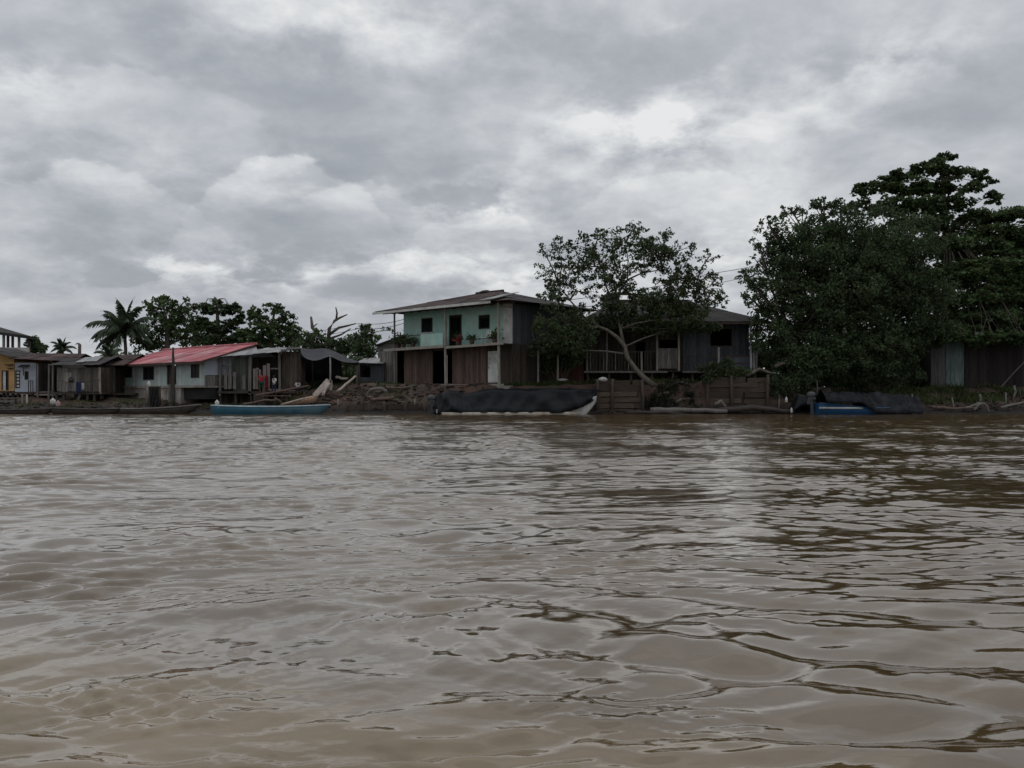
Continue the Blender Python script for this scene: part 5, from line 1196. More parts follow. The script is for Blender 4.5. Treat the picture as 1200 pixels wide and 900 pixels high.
# leaning tree in the middle
Yt = 57.9
tree('leaning_tree', 'small spreading tree with a pale crooked trunk leaning left over the plank wall', 'tree', G(760, Yt),
     [P(766, 452, Yt), P(756, 444, Yt), P(746, 434, Yt), P(736.5, 421, Yt), P(733.5, 415, Yt), P(732.5, 406, Yt), P(723, 395, Yt), P(712, 387, Yt), P(702, 383, Yt)], [.24, .2, .165, .15, .17, .14, .13, .11, .09],
     [(652, 292, 22, 14, 57.5, 1.4, 24, 0.25, 12), (642, 318, 14, 20, 57.3, 1.2, 15, 0.23, 11), (648, 348, 20, 24, 57.2, 1.6, 53, 0.26, 15), (685, 290, 28, 18, 58.2, 1.8, 40, 0.28, 15), (680, 318, 24, 18, 58.0, 1.8, 30, 0.28, 15), (690, 345, 20, 20, 58, 1.6, 18, 0.28, 13),
      (725, 285, 30, 18, 58.5, 1.8, 48, 0.30, 17), (745, 268, 16, 7, 58.5, 1, 15, 0.23, 12), (765, 292, 28, 16, 58.6, 1.6, 73, 0.31, 19), (755, 312, 36, 12, 58.5, 1.8, 44, 0.28, 15), (795, 295, 24, 16, 58.4, 1.6, 40, 0.26, 13), (805, 325, 30, 22, 58.2, 2, 79, 0.28, 16), (825, 345, 22, 20, 58, 1.6, 53, 0.26, 15), (785, 345, 34, 22, 58.2, 1.8, 73, 0.28, 16), (752, 350, 28, 14, 58.4, 1.8, 42, 0.28, 15),
      (740, 372, 44, 12, 59.0, 1.6, 37, 0.34, 25), (795, 372, 38, 12, 58.2, 1.4, 39, 0.34, 25), (655, 382, 34, 16, 57.2, 1.5, 51, 0.36, 30), (672, 396, 28, 22, 57.4, 1.6, 71, 0.38, 32), (650, 402, 30, 12, 57, 1.2, 30, 0.36, 28), (675, 370, 22, 14, 57.6, 1.4, 23, 0.34, 25),
      (832, 300, 14, 10, 58, .8, 11, 0.20, 10), (846, 352, 8, 10, 58, .6, 7, 0.20, 8), (838, 325, 10, 10, 58, .6, 11, 0.20, 10), (636, 292, 8, 6, 57.4, .6, 5, 0.18, 8), (708, 312, 26, 26, 58.2, 2, 73, 0.28, 16), (725, 335, 22, 18, 58.6, 1.8, 48, 0.28, 16), (665, 325, 24, 26, 57.6, 1.6, 48, 0.26, 13), (715, 358, 20, 12, 58.4, 1.6, 48, 0.28, 17), (700, 275, 14, 6, 58, .8, 10, 0.20, 10), (780, 275, 14, 6, 58.4, .8, 11, 0.20, 10),
      (775, 386, 42, 7, 59.0, .9, 56, .32, 28), (818, 384, 26, 6, 59.0, .9, 34, .3, 26), (640, 410, 20, 10, 57.2, 1, 18, .34, 28), (745, 378, 40, 8, 58.9, 1, 44, .34, 30), (800, 366, 36, 12, 58.6, 1.2, 50, .34, 30), (765, 355, 34, 12, 58.8, 1.2, 40, .34, 28), (715, 376, 24, 10, 58.9, 1, 30, .34, 30)],
     .23, leaf_c, bark_mid,
     limbs=[([P(731, 407, Yt), P(727, 385, Yt+.3), P(722, 362, Yt+.5), P(727, 340, Yt+.6), P(737, 327, Yt+.6), P(752, 320, Yt+.5), P(775, 316, Yt+.4)], [.14, .10, .085, .075, .065, .05, .03]),
            ([P(722, 362, Yt+.5), P(710, 335, Yt+.4), P(706, 315, Yt+.3), P(696, 298, Yt+.2)], [.075, .06, .045, .025]),
            ([P(735, 330, Yt+.6), P(736, 305, Yt+.6), P(733, 285, Yt+.6)], [.055, .04, .025]),
            ([P(702, 383, Yt), P(685, 372, Yt), P(668, 352, Yt-.3), P(655, 335, Yt-.4)], [.09, .07, .05, .03]), ([P(727, 345, Yt+.6), P(758, 345, Yt+.4), P(790, 340, Yt+.3), P(815, 335, Yt+.2)], [.065, .05, .04, .02])],
     twig=.4, squash=.8)

# big dense tree, front right
Yr = 62.0
tree('dense_tree', 'big dense dark tree overhanging the right bank and the blue boat', 'tree', G(1000, Yr),
     [G(1005, Yr)+Vector((0, 0, -.3)), P(1003, 430, Yr), P(998, 405, Yr), P(1000, 380, Yr)], [.55, .48, .42, .36],
     [(945, 305, 52, 44, 60.5, 2.4, 170, .6, 66), (912, 340, 32, 40, 60, 2.0, 70, .45, 46), (975, 275, 42, 30, 61.5, 2.4, 90, .5, 56), (1040, 290, 66, 48, 61.5, 3, 210, .65, 66), (1005, 350, 92, 64, 60.5, 3.2, 420, .65, 70), (930, 388, 48, 46, 59.6, 2.2, 170, .55, 62),
      (1070, 345, 44, 40, 61, 2.6, 140, .62, 66), (990, 415, 80, 32, 59.6, 2.2, 240, .55, 62), (1050, 405, 34, 26, 61.2, 1.6, 70, .55, 56), (1020, 300, 50, 40, 63, 1.6, 120, .6, 60),
      (892, 300, 16, 22, 60, 1.2, 18, .28, 20), (880, 328, 16, 16, 60, 1.2, 18, .28, 20), (905, 268, 18, 16, 60.5, 1.2, 20, .28, 22), (930, 250, 18, 10, 61, 1, 18, .28, 22), (960, 240, 16, 8, 61, 1, 16, .28, 24), (888, 362, 14, 20, 59.6, 1, 18, .28, 20), (872, 318, 8, 8, 60, .6, 6, .24, 16), (874, 345, 8, 8, 60, .6, 6, .24, 16), (915, 285, 20, 20, 60.5, 1.4, 24, .34, 28), (985, 240, 14, 8, 61, 1, 14, .32, 26), (945, 430, 40, 16, 58.6, 1.2, 60, .5, 48), (1070, 395, 30, 18, 60.5, 1.2, 50, .5, 50), (1100, 385, 26, 12, 60.6, 1.2, 40, .45, 44)],
     .24, leaf_a, bark, twig=.25, limbs=[([P(1000, 395, Yr), P(960, 400, 60.5), P(935, 415, 59.4), P(908, 430, 58.4)], [.2, .15, .11, .05])])
# layered almond tree behind it
Ya = 70.0
tree('almond_tree', 'tall tree with layered flat tiers of leaves rising behind the dense dark tree', 'tree', G(1120, Ya),
     [G(1120, Ya)+Vector((0, 0, -.3)), P(1118, 400, Ya), P(1112, 330, Ya), P(1108, 270, Ya), P(1105, 215, Ya), P(1104, 192, Ya)], [.5, .45, .36, .26, .16, .07],
     [(1104, 187, 13, 5, Ya, 1.2, 12, .38, 34), (1085, 197, 30, 6, Ya-.3, 1.8, 30, .42, 38), (1120, 203, 38, 6, Ya, 1.8, 36, .42, 38), (1052, 208, 26, 6, Ya-.6, 1.6, 26, .42, 38), (1018, 221, 22, 6, Ya-1, 1.5, 22, .4, 36), (1060, 222, 40, 6, Ya-.6, 2.2, 40, .46, 40), (1105, 222, 44, 7, Ya-.3, 2.2, 50, .46, 42), (1148, 214, 16, 5, Ya, 1.4, 14, .38, 32), (1166, 234, 9, 8, Ya, 1, 12, .36, 30), (1160, 228, 5, 4, Ya, .8, 5, .34, 26),
      (1050, 242, 60, 9, Ya-.8, 2.6, 80, .52, 46), (1110, 240, 30, 8, Ya, 2, 34, .5, 42), (1085, 262, 40, 12, Ya, 2, 60, .55, 46), (1150, 256, 44, 7, Ya-.2, 2.6, 60, .5, 44), (1200, 252, 30, 7, Ya, 2.2, 36, .46, 42), (1160, 275, 50, 9, Ya-.4, 2.6, 74, .52, 46), (1205, 280, 36, 12, Ya-.2, 2.4, 54, .5, 44), (1130, 295, 50, 18, Ya-.6, 2.8, 100, .6, 48), (1180, 303, 44, 9, Ya-.5, 2.6, 60, .5, 44), (1205, 330, 34, 7, Ya-.2, 2.4, 40, .5, 42), (1160, 330, 46, 14, Ya-.5, 2.6, 80, .58, 46), (1150, 360, 50, 20, Ya-.8, 2.6, 100, .6, 48), (1205, 352, 34, 8, Ya-.3, 2.4, 44, .52, 42), (1190, 378, 50, 10, Ya-.3, 2.4, 76, .55, 44), (1140, 388, 60, 12, Ya-1, 2.4, 80, .55, 44), (1205, 398, 40, 7, Ya, 2, 36, .5, 40), (1215, 300, 30, 40, Ya+1, 2.4, 110, .6, 46), (1100, 285, 44, 9, 66, 2.2, 60, .5, 44), (1150, 312, 52, 9, 65.5, 2.2, 66, .5, 44), (1115, 325, 50, 10, 65, 2.2, 70, .5, 44), (1175, 345, 50, 9, 65, 2, 66, .5, 44), (1120, 352, 52, 9, 64.5, 2, 70, .5, 44), (1150, 372, 60, 9, 64.5, 1.8, 76, .48, 44), (1200, 382, 40, 8, 64, 1.6, 50, .46, 42), (1120, 388, 50, 7, 63.5, 1.4, 56, .44, 42), (1175, 392, 44, 5, 63.0, 1.0, 40, .36, 36), (1110, 394, 30, 6, 61.2, .7, 36, .34, 36), (1165, 396, 46, 6, 61.0, .7, 60, .34, 36), (1205, 399, 22, 7, 61.0, .6, 30, .34, 34), (1148, 402, 10, 7, 61.0, .5, 12, .3, 30), (1100, 402, 10, 6, 61.2, .5, 10, .28, 28),  (1190, 320, 30, 14, Ya+1, 2, 50, .55, 44), (1195, 365, 40, 14, Ya+.6, 2, 60, .55, 44), (1170, 290, 30, 12, Ya+1, 2, 40, .5, 44), (1225, 265, 20, 14, Ya, 2, 30, .5, 42)],
     .34, leaf_b, bark, flat=.7, squash=.45, twig=.08, aspect=.6)

# trees behind the left row
Yb = 82.0
tree('round_tree', 'loose leafed green tree between the coconut palm and the layered dark tree', 'tree', G(195, Yb), [G(197, Yb), P(196, 405, Yb), P(196, 380, Yb)], [.3, .26, .18],
     [(180, 365, 14, 16, Yb, 1.6, 28, 0.33, 17), (200, 360, 14, 14, Yb, 1.6, 28, 0.33, 17), (192, 385, 26, 18, Yb, 2, 66, 0.40, 22), (215, 372, 16, 18, Yb, 1.8, 39, 0.36, 19), (228, 395, 22, 16, Yb, 2, 50, 0.40, 21), (190, 350, 10, 5, Yb, 1, 11, 0.26, 13), (218, 352, 3, 6, Yb, .5, 4, 0.20, 9), (175, 403, 20, 12, Yb, 1.6, 39, 0.40, 21)],
     .34, leaf_b, bark, group=None, twig=.35)
Yb = 84.0
tree('layered_tree', 'dark layered tree with flat tiers behind the ridge of the red roof', 'tree', G(256, Yb), [G(256, Yb), P(256, 395, Yb), P(254, 352, Yb)], [.3, .25, .1],
     [(238, 360, 16, 4, Yb, 1.2, 20, 0.34, 30), (270, 360, 16, 4, Yb, 1.2, 20, 0.34, 30), (254, 365, 22, 4, Yb, 1.4, 28, 0.34, 31), (253, 354, 5, 4, Yb, .7, 8, 0.27, 21), (252, 383, 34, 7, Yb, 2, 60, 0.40, 33), (262, 397, 44, 9, Yb, 2.2, 90, 0.44, 34), (280, 370, 8, 8, Yb, 1, 12, 0.34, 24), (232, 376, 12, 6, Yb, 1.2, 16, 0.36, 25), (275, 377, 14, 3, Yb, 1.2, 14, 0.34, 24)],
     .34, leaf_a, bark, flat=.7, squash=.45, aspect=.6, twig=.2)
Yb = 83.0
tree('broad_tree', 'broad tree with drooping leaf clusters behind the open shack', 'tree', G(318, Yb), [G(318, Yb), P(318, 400, Yb), P(319, 380, Yb)], [.32, .28, .2],
     [(318, 362, 12, 6, Yb, 1.2, 19, 0.30, 18), (300, 370, 14, 10, Yb, 1.4, 28, 0.33, 19), (335, 374, 14, 12, Yb, 1.4, 28, 0.33, 19), (315, 385, 30, 12, Yb, 2, 61, 0.36, 21), (345, 392, 12, 14, Yb, 1.4, 28, 0.33, 18), (325, 402, 40, 9, Yb, 2, 66, 0.40, 22), (295, 395, 22, 10, Yb, 1.8, 39, 0.36, 20)],
     .36, leaf_b, bark, flat=.4, squash=.6, aspect=.55, twig=.3)
Yb = 80.0
t = thing('dead_tree', 'bare dead tree with forked grey limbs above the grey canopy', 'tree', G(385, Yb)); off = t.location
mb = MB(); mb.tube([G(386, Yb), P(386, 412, Yb), P(385, 398, Yb)], [.3, .26, .22])
for pts, rr in (([(385, 402), (374, 393), (366, 384), (364.5, 371)], (.22, .2, .17, .1)), ([(385, 399), (386, 385), (392, 376), (399, 372), (407, 368.5)], (.2, .17, .14, .1, .05)), ([(394, 375), (395, 367), (393.5, 360)], (.11, .09, .05)), ([(386, 392), (397, 384), (408, 381.5), (417, 379)], (.15, .12, .09, .04)), ([(386, 397), (400, 392), (411, 385)], (.12, .09, .05)), ([(372, 391), (360, 391), (354, 388)], (.1, .08, .04)), ([(366, 384), (372, 379)], (.08, .04))):
    mb.tube([P(a, b, Yb) for a, b in pts], list(rr), 7)
mb.build('trunk', bark, t, off)
tree('bushy_tree', 'low bushy tree under and beside the bare dead tree', 'tree', G(395, 78), [G(395, 78), P(395, 415, 78), P(395, 405, 78)], [.25, .22, .16],
     [(366, 398, 16, 12, 78, 1.5, 39, 0.33, 17), (352, 404, 10, 9, 78, 1.4, 24, 0.33, 18), (388, 405, 24, 9, 78, 1.8, 48, 0.33, 19), (412, 402, 18, 12, 78, 1.6, 39, 0.33, 18), (425, 410, 22, 10, 78, 1.8, 48, 0.36, 20), (378, 415, 30, 8, 78, 1.8, 48, 0.36, 21)], .32, leaf_a, bark, twig=.3)
tree('slender_tree', 'slender light tree with few leaves left of the mint house', 'tree', G(430, 79), [G(431, 79), P(430, 412, 79), P(428, 395, 79), P(428, 384, 79)], [.16, .14, .1, .05],
     [(427, 383, 9, 5, 79, 1, 13, 0.24, 13), (422, 392, 9, 8, 79, 1, 17, 0.25, 14), (434, 390, 8, 8, 79, 1, 13, 0.24, 12), (430, 400, 14, 8, 79, 1.2, 24, 0.28, 16), (443, 395, 4, 8, 79, .7, 8, 0.24, 12), (455, 387, 8, 3, 79, .7, 6, 0.22, 11)], .3, leaf_b, bark, twig=.5)
tree('small_tree', 'small dark round tree beside the terrace building', 'tree', G(40, 86), [G(40, 86), P(40, 415, 86)], [.16, .12], [(40, 406, 5, 9, 86, .8, 34, .45, 44), (49, 409, 6, 4, 86, .7, 10, .36, 30), (38, 402, 3, 5, 86, .6, 12, .4, 36)], .32, leaf_a, bark, twig=.2)

def palm(label, px, py_top, Y, R_px, n, lean=0.0, group=None, skip=None):
    b = G(px, Y); top = P(px+lean, py_top, Y); t = thing('coconut_palm', label, 'palm', b, 0, group); off = t.location
    mb = MB(); mb.tube([b+Vector((0, 0, -.2)), b.lerp(top, .35)+Vector((.15, 0, 0)), b.lerp(top, .7)+Vector((.1, 0, 0)), top], [.22, .17, .15, .14], 9); mb.build('trunk', bark, t, off)
    Rm = R_px*Y/F
    for i in range(n):
        az = 2*math.pi*(i*.382+rnd.uniform(-.03, .03)); el = R(86-100*((i+.5)/n)**.9); Lf = Rm*rnd.uniform(.9, 1.2)*(1.0 if el > -.1 else .85)
        d = Vector((math.cos(az)*math.cos(el), math.sin(az)*math.cos(el), math.sin(el)))
        pts = []; p = top.copy(); step = Lf/12; v = d.copy()
        for k in range(13):
            pts.append(p.copy()); p = p+v*step; v = (v+Vector((0, 0, -.04-.024*k))).normalized()
        mb = MB(); mb.tube(pts, [.035*(1-.8*k/12)+.006 for k in range(13)], 5)
        for k in range(2, 49):
            u = k/49*12; j = min(int(u), 11); q = pts[j].lerp(pts[j+1], u-j); tan = (pts[j+1]-pts[j]).normalized()
            side = tan.cross(Vector((0, 0, 1))); side = side.normalized() if side.length > .05 else Vector((1, 0, 0)); up = side.cross(tan)
            ll = Lf*.27*(math.sin(min(1, .16+k/49*.95)*math.pi)**.6)*rnd.uniform(.85, 1.1)
            for sg in (-1, 1):
                e = q+side*sg*ll*.55+tan*ll*.45-Vector((0, 0, 1))*ll*rnd.uniform(.45, .8); w = tan*.075
                m_ = q.lerp(e, .5)+up*ll*.06
                mb.add([q-w*.6, q+w*.6, m_+w, e, m_-w], [(0, 1, 2, 4), (2, 3, 4)])
        mb.build('frond', leaf_p, t, off)
    for i in range(4):
        a = i*1.6; c = top+Vector((.22*math.cos(a), .22*math.sin(a), -.22)); mb = MB(); mb.ell(c, (.12, .12, .15), 8, 6); mb.build('coconut', wood_tan, t, off)
    return t
palm('large coconut palm with arching fronds left of the red roof', 146, 388, 79, 44, 26)
palm('small far palm crown above the rusty brown roof', 73, 408, 90, 16, 16)
b = G(93, 88); mb = MB(); mb.tube([b, P(93, 420, 88), P(93.5, 404, 88), P(92.5, 402, 88)], [.2, .17, .16, .05]); mb.tube([P(93.4, 405, 88), P(90.5, 402, 88), P(88.5, 404, 88)], [.1, .07, .03], 6); single('bare_stump', mb, bark, b, 'thin bare trunk standing right of the small far palm', 'dead tree')
palm('coconut palm with low drooping fronds behind the brown roof shack', 128, 416, 74, 20, 10)

def shrub(name, label, ells, size, m, Y, px, flat=0.0):
    t = thing(name, label, 'shrub', G(px, Y)); off = t.location; cl = crown_clumps(ells); pts = []
    for (x, y, z, r, n, _) in cl:
        q = rng.normal(0, 1, (n, 3)); q *= (r*rng.random((n, 1))**.35)/np.linalg.norm(q, axis=1)[:, None]; pts.append(q+np.array([x, y, z]))
    leaves('foliage', m, t, np.concatenate(pts)-np.array(off), size, .4, flat)
    mb = MB()
    for c in cl[::4]: mb.tube([off+Vector((rnd.uniform(-.2, .2), 0, 0)), off.lerp(Vector(c[:3]), .5)+Vector((0, 0, .2)), Vector(c[:3])], [.035, .025, .01], 5)
    mb.build('stems', bark, t, off)
    return t
shrub('overhanging_shrub', 'leafy shrub spilling over the top of the right plank wall', [(842, 434, 26, 8, 57.4, .6, 46, .32, 34), (832, 442, 10, 8, 57.1, .4, 16, .28, 28), (862, 436, 22, 6, 57.4, .5, 26, .3, 30), (855, 424, 10, 6, 57.6, .5, 14, .26, 24)], .2, leaf_c, 57.9, 845)
shrub('bank_shrub', 'dark low shrub between the right plank wall and the blue boat', [(915, 452, 22, 14, 57.6, .8, 50, .36, 36), (935, 446, 22, 8, 58, .8, 36, .36, 34)], .2, leaf_a, 58.2, 920)
shrub('bank_shrub', 'dark low shrub under the dense tree behind the blue boat', [(1050, 440, 34, 14, 60.5, 1, 80, .42, 40), (1000, 444, 34, 10, 60, 1, 60, .4, 38)], .22, leaf_a, 60.6, 1030)
shrub('bank_shrub', 'dark leaves added to darken the hollow between the two brown plank walls', [(792, 458, 32, 12, 57.5, .35, 60, .34, 34), (775, 470, 20, 8, 57.25, .3, 26, .28, 28), (812, 468, 16, 10, 57.25, .3, 26, .28, 28)], .2, leaf_mat('leaf_hollow_shade', (.03, .036, .022)), 57.9, 792)  # near-black leaves added to stand in for the shade of the hollow
shrub('garden_shrub', 'green shrub against the dark lean-to under the leaning tree crown', [(640, 425, 20, 14, 60.3, .5, 30, .34, 30), (668, 418, 18, 14, 60.2, .5, 30, .36, 32)], .22, leaf_c, 60.2, 655)

def undergrowth():
    """a belt of bushes closing the view behind the houses"""
    pts = []
    for (a, b, Y, top, n) in ((-60, 60, 98, 418, 70), (55, 130, 98, 424, 50), (120, 470, 92, 414, 300), (440, 480, 80, 420, 40), (620, 1260, 82, 400, 520), (880, 1240, 66.5, 420, 420), (340, 445, 70.5, 425, 170), (1040, 1100, 66, 380, 120), (540, 720, 76, 395, 120)):
        for _ in range(n):
            px = rng.uniform(a, b); Yj = Y+rng.normal(0, 1.0); x = X(px, Yj); g0 = ground(x, Yj); zt = Z(top+6*math.sin(px*.09)+5*math.sin(px*.23+1), Yj)
            z = rng.uniform(g0, zt); q = rng.normal(0, 1, (42, 3)); q *= (.75*rng.random((42, 1))**.35)/np.linalg.norm(q, axis=1)[:, None]; pts.append(q+np.array([x, Yj, z]))
    o = leaves('undergrowth', leaf_a, None, np.concatenate(pts), .42, .55); tag(o, kind='stuff')
undergrowth()

def weeds():
    V = []; Q = []
    def blade(x, y, h, w):
        z = ground(x, y)-.03; a = rng.uniform(0, 6.28); dx, dy = math.cos(a)*w, math.sin(a)*w; lx, ly = rng.normal(0, .35, 2)*h; o = len(V)
        V.extend([(x-dx, y-dy, z), (x+dx, y+dy, z), (x+dx*.6+lx*.4, y+dy*.6+ly*.4, z+h*.65), (x+lx, y+ly, z+h)]); Q.append([o, o+1, o+2, o+3])
    for (a, b, y0, y1, n, h) in ((-1, 6, 57.9, 59.8, 2600, .28), (17.5, 36, 58.3, 62, 7000, .34), (17, 27, 59, 61.5, 2500, .4), (-22, -14, 58.6, 60.2, 900, .25), (5, 17, 57.7, 60, 2600, .3), (-36, -24, 58.5, 63, 900, .22), (-14, -7, 58.5, 63, 900, .22)):
        for _ in range(n):
            x = rng.uniform(a, b); y = rng.uniform(y0, y1)
            if math.sin(x*1.7+y)+math.sin(x*.6-y*1.9) < -.5: continue
            blade(x, y, h*rng.uniform(.5, 1.4), rng.uniform(.012, .03))
    tag(np_mesh('weeds', np.array(V), np.array(Q), leaf_mat('weed_leaf', (.06, .08, .028))), kind='stuff')
weeds()

# ================================================================ CABLES, TANK
def cable(pts, label, r=.022):
    fine = []
    for a, b in zip(pts, pts[1:]):
        for k in range(10):
            u = k/10; p = a.lerp(b, u); p.z -= 4*u*(1-u)*(b-a).length*.018; fine.append(p)
    fine.append(pts[-1]); mb = MB(); mb.tube(fine, r, 5); single('power_cable', mb, cable_m, pts[0].copy(), label, 'cable')
def utility_pole(px, py, Y, label):
    b = G(px, Y); t = thing('utility_pole', label, 'utility pole', b); p = P(px, py, Y); mb = MB(); mb.tube([b+Vector((0, 0, -.3)), p], [.17, .12], 10); mb.build('pole', wood_grey, t, b)
    mb = MB(); mb.bar(p+Vector((-.8, 0, -.3)), p+Vector((.8, 0, -.3)), .1, .1); mb.build('crossarm', wood_grey, t, b)
    return p
pa = utility_pole(985, 285, 76, 'utility pole hidden in the crown of the dense dark tree')
e1 = H2w(585, -1.5, 5.5)
cable([pa+Vector((-.7, 0, -.2)), P(830, 321, 70), P(660, 352, 64), e1], 'upper power cable sagging between the two big tree crowns')
cable([pa+Vector((.7, 0, -.3)), P(830, 334, 70), P(660, 362, 64), e1+Vector((0, 0, -.3))], 'lower power cable sagging between the two big tree crowns', .018)
e0 = H2w(473, 0, 5.0)
cable([e0, P(420, 379, 74), P(330, 390, 84)], 'upper thin cable running left from the balcony of the mint house')
cable([e0+Vector((0, 0, -.3)), P(420, 385, 74), P(330, 396, 84)], 'lower thin cable running left from the balcony of the mint house')
def tank():
    Y = 70.; b = G(717, Y); t = thing('water_tank', 'dark water tank on a raised stand behind the leaning tree', 'tank', b)
    z1, z0 = Z(345, Y), Z(368, Y); x0, x1 = X(707, Y), X(726, Y); xm = (x0+x1)/2; r = (x1-x0)/2
    mb = MB(); mb.tube([(xm, Y, z0), (xm, Y, z0+.1), (xm, Y, z1-.1), (xm, Y, z1), (xm, Y, z1+.08)], [r*.95, r, r, r*.9, .2], 18); mb.build('barrel', mat('black_plastic', (.03, .032, .035), (.022, .023, .025), 3, rough=.5), t, b)
    mb = MB(); mb.box(x0-.1, x1+.1, Y-r-.1, Y+r+.1, z0-.18, z0-.02); mb.build('platform', wood_dark, t, b)
    for sx in (x0, x1):
        for sy in (Y-r, Y+r): mb = MB(); mb.bar((sx, sy, 1.5), (sx, sy, z0-.19), .16, .16); mb.build('leg', wood_dark, t, b)
tank()

# ================================================================ PEOPLE
skin_m = mat('skin', (.16, .085, .055), (.13, .07, .045), 4, rough=.55)
hair_m = mat('black_hair', (.015, .012, .011), (.01, .009, .009), 5, rough=.5)
def skin_obj(name, verts, edges, rad, roots, m, parent):
    me = bpy.data.meshes.new(name); me.from_pydata(verts, edges, []); me.update(); me.materials.append(m)
    o = bpy.data.objects.new(name, me); link(o, parent)
    md = o.modifiers.new('skin', 'SKIN'); md.use_smooth_shade = True
    for i, sv in enumerate(me.skin_vertices[0].data):
        sv.radius = rad[i] if hasattr(rad[i], '__len__') else (rad[i], rad[i]); sv.use_root = i in roots
    s = o.modifiers.new('sub', 'SUBSURF'); s.levels = s.render_levels = 1
    return o
def person(label, loc, rotz, Hh, shirt, trousers, pose='stand', sleeves=True):
    t = thing('person', label, 'person', loc, rotz)
    J = {'pel': (0, 0, .53), 'sp': (0, .0, .62), 'ch': (0, .005, .73), 'nk': (0, .0, .835), 'hb': (0, -.01, .872), 'hd': (0, -.015, .925), 'ht': (0, -.005, .975),
         'sl': (-.10, 0, .80), 'el': (-.135, .015, .635), 'wl': (-.14, -.05, .505), 'pl': (-.14, -.065, .465), 'sr': (.10, 0, .80), 'er': (.135, .015, .635), 'wr': (.14, -.05, .505), 'pr': (.14, -.065, .465),
         'hl': (-.055, 0, .50), 'kl': (-.062, -.015, .275), 'al': (-.065, .015, .045), 'tl': (-.07, -.085, .015), 'hr': (.055, 0, .50), 'kr': (.062, -.015, .275), 'ar': (.065, .015, .045), 'tr': (.07, -.085, .015)}
    if pose == 'walk':
        J.update(kl=(-.06, -.08, .29), al=(-.062, -.02, .06), tl=(-.064, -.11, .03), kr=(.06, .0, .275), ar=(.062, .08, .06), tr=(.066, -.01, .015), wl=(-.13, .06, .53), pl=(-.13, .06, .485), er=(.14, -.02, .64), wr=(.12, -.13, .6), pr=(.11, -.16, .575))
    if pose == 'carry':
        J.update(er=(.14, -.02, .64), wr=(.10, -.14, .62), pr=(.08, -.17, .62), el=(-.14, -.02, .64), wl=(-.10, -.14, .62), pl=(-.08, -.17, .62))
    if pose == 'sit':
        for k in list(J):
            x, y, z = J[k]
            if k not in ('kl', 'al', 'tl', 'kr', 'ar', 'tr'): J[k] = (x, y-.10*max(0, z-.53)/.45, z-.25)
        J.update(kl=(-.08, -.22, .29), al=(-.075, -.2, .05), tl=(-.08, -.29, .02), kr=(.08, -.22, .29), ar=(.075, -.2, .05), tr=(.08, -.29, .02), wl=(-.09, -.2, .35), pl=(-.085, -.235, .34), wr=(.09, -.2, .35), pr=(.085, -.235, .34))
    rad = {'pel': (.075, .055), 'sp': (.068, .05), 'ch': (.085, .058), 'nk': .03, 'hb': .036, 'hd': (.045, .055), 'ht': .034, 'sl': .036, 'el': .026, 'wl': .017, 'pl': .02, 'sr': .036, 'er': .026, 'wr': .017, 'pr': .02,
           'hl': .052, 'kl': .034, 'al': .022, 'tl': .018, 'hr': .052, 'kr': .034, 'ar': .022, 'tr': .018}
    E = [('pel', 'sp'), ('sp', 'ch'), ('ch', 'nk'), ('nk', 'hb'), ('hb', 'hd'), ('hd', 'ht'), ('ch', 'sl'), ('sl', 'el'), ('el', 'wl'), ('wl', 'pl'), ('ch', 'sr'), ('sr', 'er'), ('er', 'wr'), ('wr', 'pr'), ('pel', 'hl'), ('hl', 'kl'), ('kl', 'al'), ('al', 'tl'), ('pel', 'hr'), ('hr', 'kr'), ('kr', 'ar'), ('ar', 'tr')]
    names = list(J); V = [tuple(c*Hh for c in J[k]) for k in names]; idx = {k: i for i, k in enumerate(names)}
    ed = [(idx[a], idx[b]) for a, b in E]; rr = [tuple(q*Hh for q in (rad[k] if hasattr(rad[k], '__len__') else (rad[k],)*2)) for k in names]; roots = {idx['pel']}
    # five fingers on each hand, a nose and ears: short chains rooted in the palm and head
    for s in ('l', 'r'):
        p = Vector(J['p'+s]); w = Vector(J['w'+s]); d = (p-w).normalized(); sgn = -1 if s == 'l' else 1
        ac = Vector((0, 1, 0)) if abs(d.y) < .7 else Vector((1, 0, 0))
        for k, (o_, ln) in enumerate(((-.014, .040), (-.005, .046), (.005, .043), (.013, .034), (-.022, .024))):
            a = p+ac*o_; b = a+d*ln*.6+(ac*-.010 if k == 4 else Vector()); c = b+d*ln*.4+Vector((-sgn*.008, 0, 0))
            i = len(V); V += [tuple(q*Hh) for q in (a, b, c)]; ed += [(i, i+1), (i+1, i+2)]; rr += [(.0056*Hh,)*2, (.0052*Hh,)*2, (.004*Hh,)*2]; roots.add(i)
    hd = Vector(J['hd'])
    for a, b, r in (((0, -.045, -.002), (0, -.066, -.010), .008), ((-.04, .0, -.004), (-.052, .006, .0), .009), ((.04, .0, -.004), (.052, .006, .0), .009)):
        i = len(V); V += [tuple((hd+Vector(q))*Hh) for q in (a, b)]; ed.append((i, i+1)); rr += [(r*Hh,)*2]*2; roots.add(i)
    skin_obj('body', V, ed, rr, roots, skin_m, t)
    def cloth(name, keys, m, k=1.14, cut=None):
        loc_ = {q: i for i, q in enumerate(keys)}; vv = []
        for q in keys:
            p = Vector(J[q])
            if cut and q in cut: p = Vector(J[cut[q][0]]).lerp(p, cut[q][1])
            vv.append(tuple(p*Hh))
        e2 = [(loc_[a], loc_[b]) for a, b in E if a in loc_ and b in loc_]
        skin_obj(name, vv, e2, [tuple(x*k*Hh for x in (rad[q] if hasattr(rad[q], '__len__') else (rad[q],)*2)) for q in keys], {0}, m, t)
    cloth('shirt', ['sp', 'pel', 'ch', 'sl', 'el', 'sr', 'er'], shirt, 1.16, {'el': ('sl', .75), 'er': ('sr', .75), 'pel': ('sp', .8)})
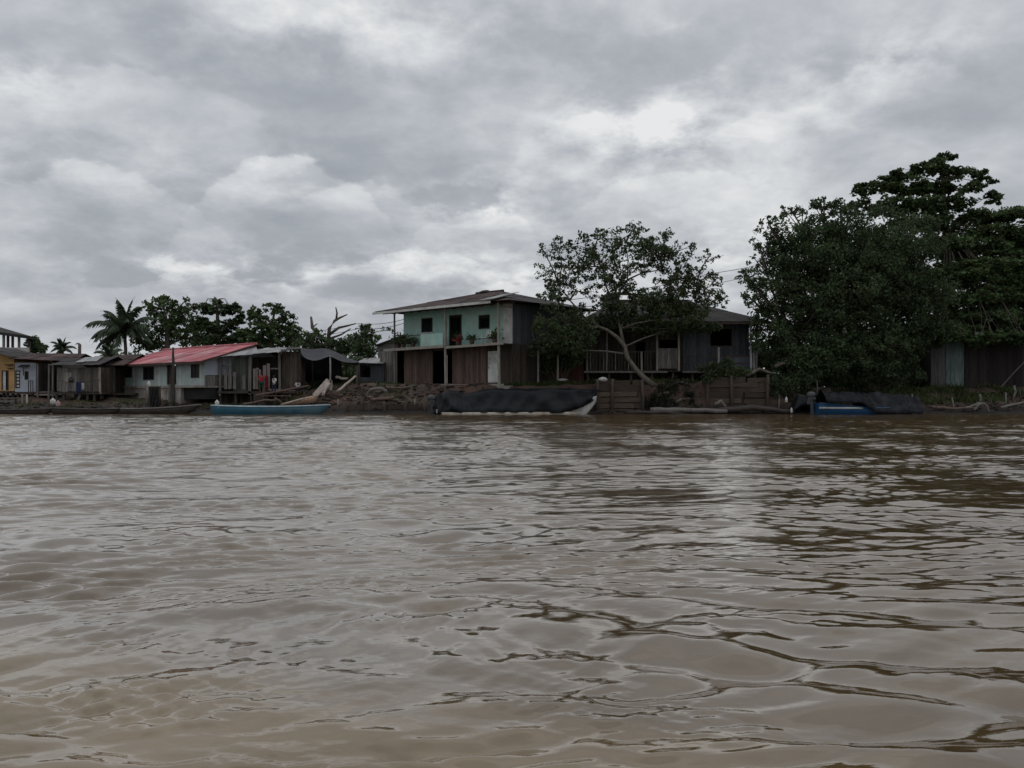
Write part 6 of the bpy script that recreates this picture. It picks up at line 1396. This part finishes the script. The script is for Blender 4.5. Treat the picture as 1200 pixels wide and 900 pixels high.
    cloth('trousers', ['pel', 'hl', 'kl', 'al', 'hr', 'kr', 'ar'], trousers, 1.16, {'al': ('kl', .55), 'ar': ('kr', .55)})
    mb = MB(); mb.ell(tuple((hd+Vector((0, .012, .022)))*Hh), (.056*Hh, .062*Hh, .052*Hh), 12, 8, .03); mb.build('hair', hair_m, t)
    for sx in (-.019, .019): mb = MB(); mb.ell(tuple((hd+Vector((sx, -.054, .006)))*Hh), (.007*Hh, .004*Hh, .005*Hh), 8, 6); mb.build('eye', hair_m, t)
    mb = MB(); mb.ell(tuple((hd+Vector((0, -.050, -.028)))*Hh), (.014*Hh, .006*Hh, .004*Hh), 8, 6); mb.build('mouth', mat('lips', (.17, .06, .05), (.14, .05, .04), 5), t)
    return t
red_c = mat('red_shirt', (.42, .025, .045), (.34, .02, .035), 4, rough=.9); white_c = mat('white_shirt', (.66, .66, .67), (.56, .56, .58), 4, rough=.9)
navy_c = mat('navy_trousers', (.03, .034, .055), (.022, .025, .04), 4, rough=.9); green_c = mat('dark_green_shorts', (.03, .06, .045), (.022, .045, .035), 4, rough=.9)
def on_planks(px, py, Y): return P(px, py, Y)
person('person in a red shirt and dark green shorts standing before the open shack', P(306.3, 460.8, 59.6), R(12), 1.50, red_c, green_c, 'carry')
person('person in a white shirt and dark trousers on the plank landing', P(321.5, 463.2, 58.9), R(-30), 1.40, white_c, navy_c, 'walk')
person('person in a white shirt sitting in the shade under the canopy', P(348.5, 462.5, 60.2), R(35), 1.45, white_c, navy_c, 'sit')
# ground under the standing and sitting persons
mb = MB(); mb.box(X(299, 59.6), X(312, 59.6), 59.2, 60.0, .3, Z(460.9, 59.6)-.004); single('earth_step', mb, wood_dark, Vector((X(305, 59.6), 59.6, .3)), 'low dark plank step under the person in red', 'step')
t = thing('wooden_bench', 'low wooden bench under the person sitting in the shade', 'bench', Vector((X(348.5, 60.3), 60.35, ground(X(348.5, 60.3), 60.3)))); off = t.location
zs = Z(462.5, 60.2)+.30
mb = MB(); mb.box(off.x-.6, off.x+.6, off.y-.18, off.y+.22, zs-.05, zs); mb.build('seat', wood_grey, t, off)
for sx in (-.5, .5): mb = MB(); mb.box(off.x+sx-.05, off.x+sx+.05, off.y-.15, off.y+.19, off.z-.1, zs-.052); mb.build('leg', wood_grey, t, off)
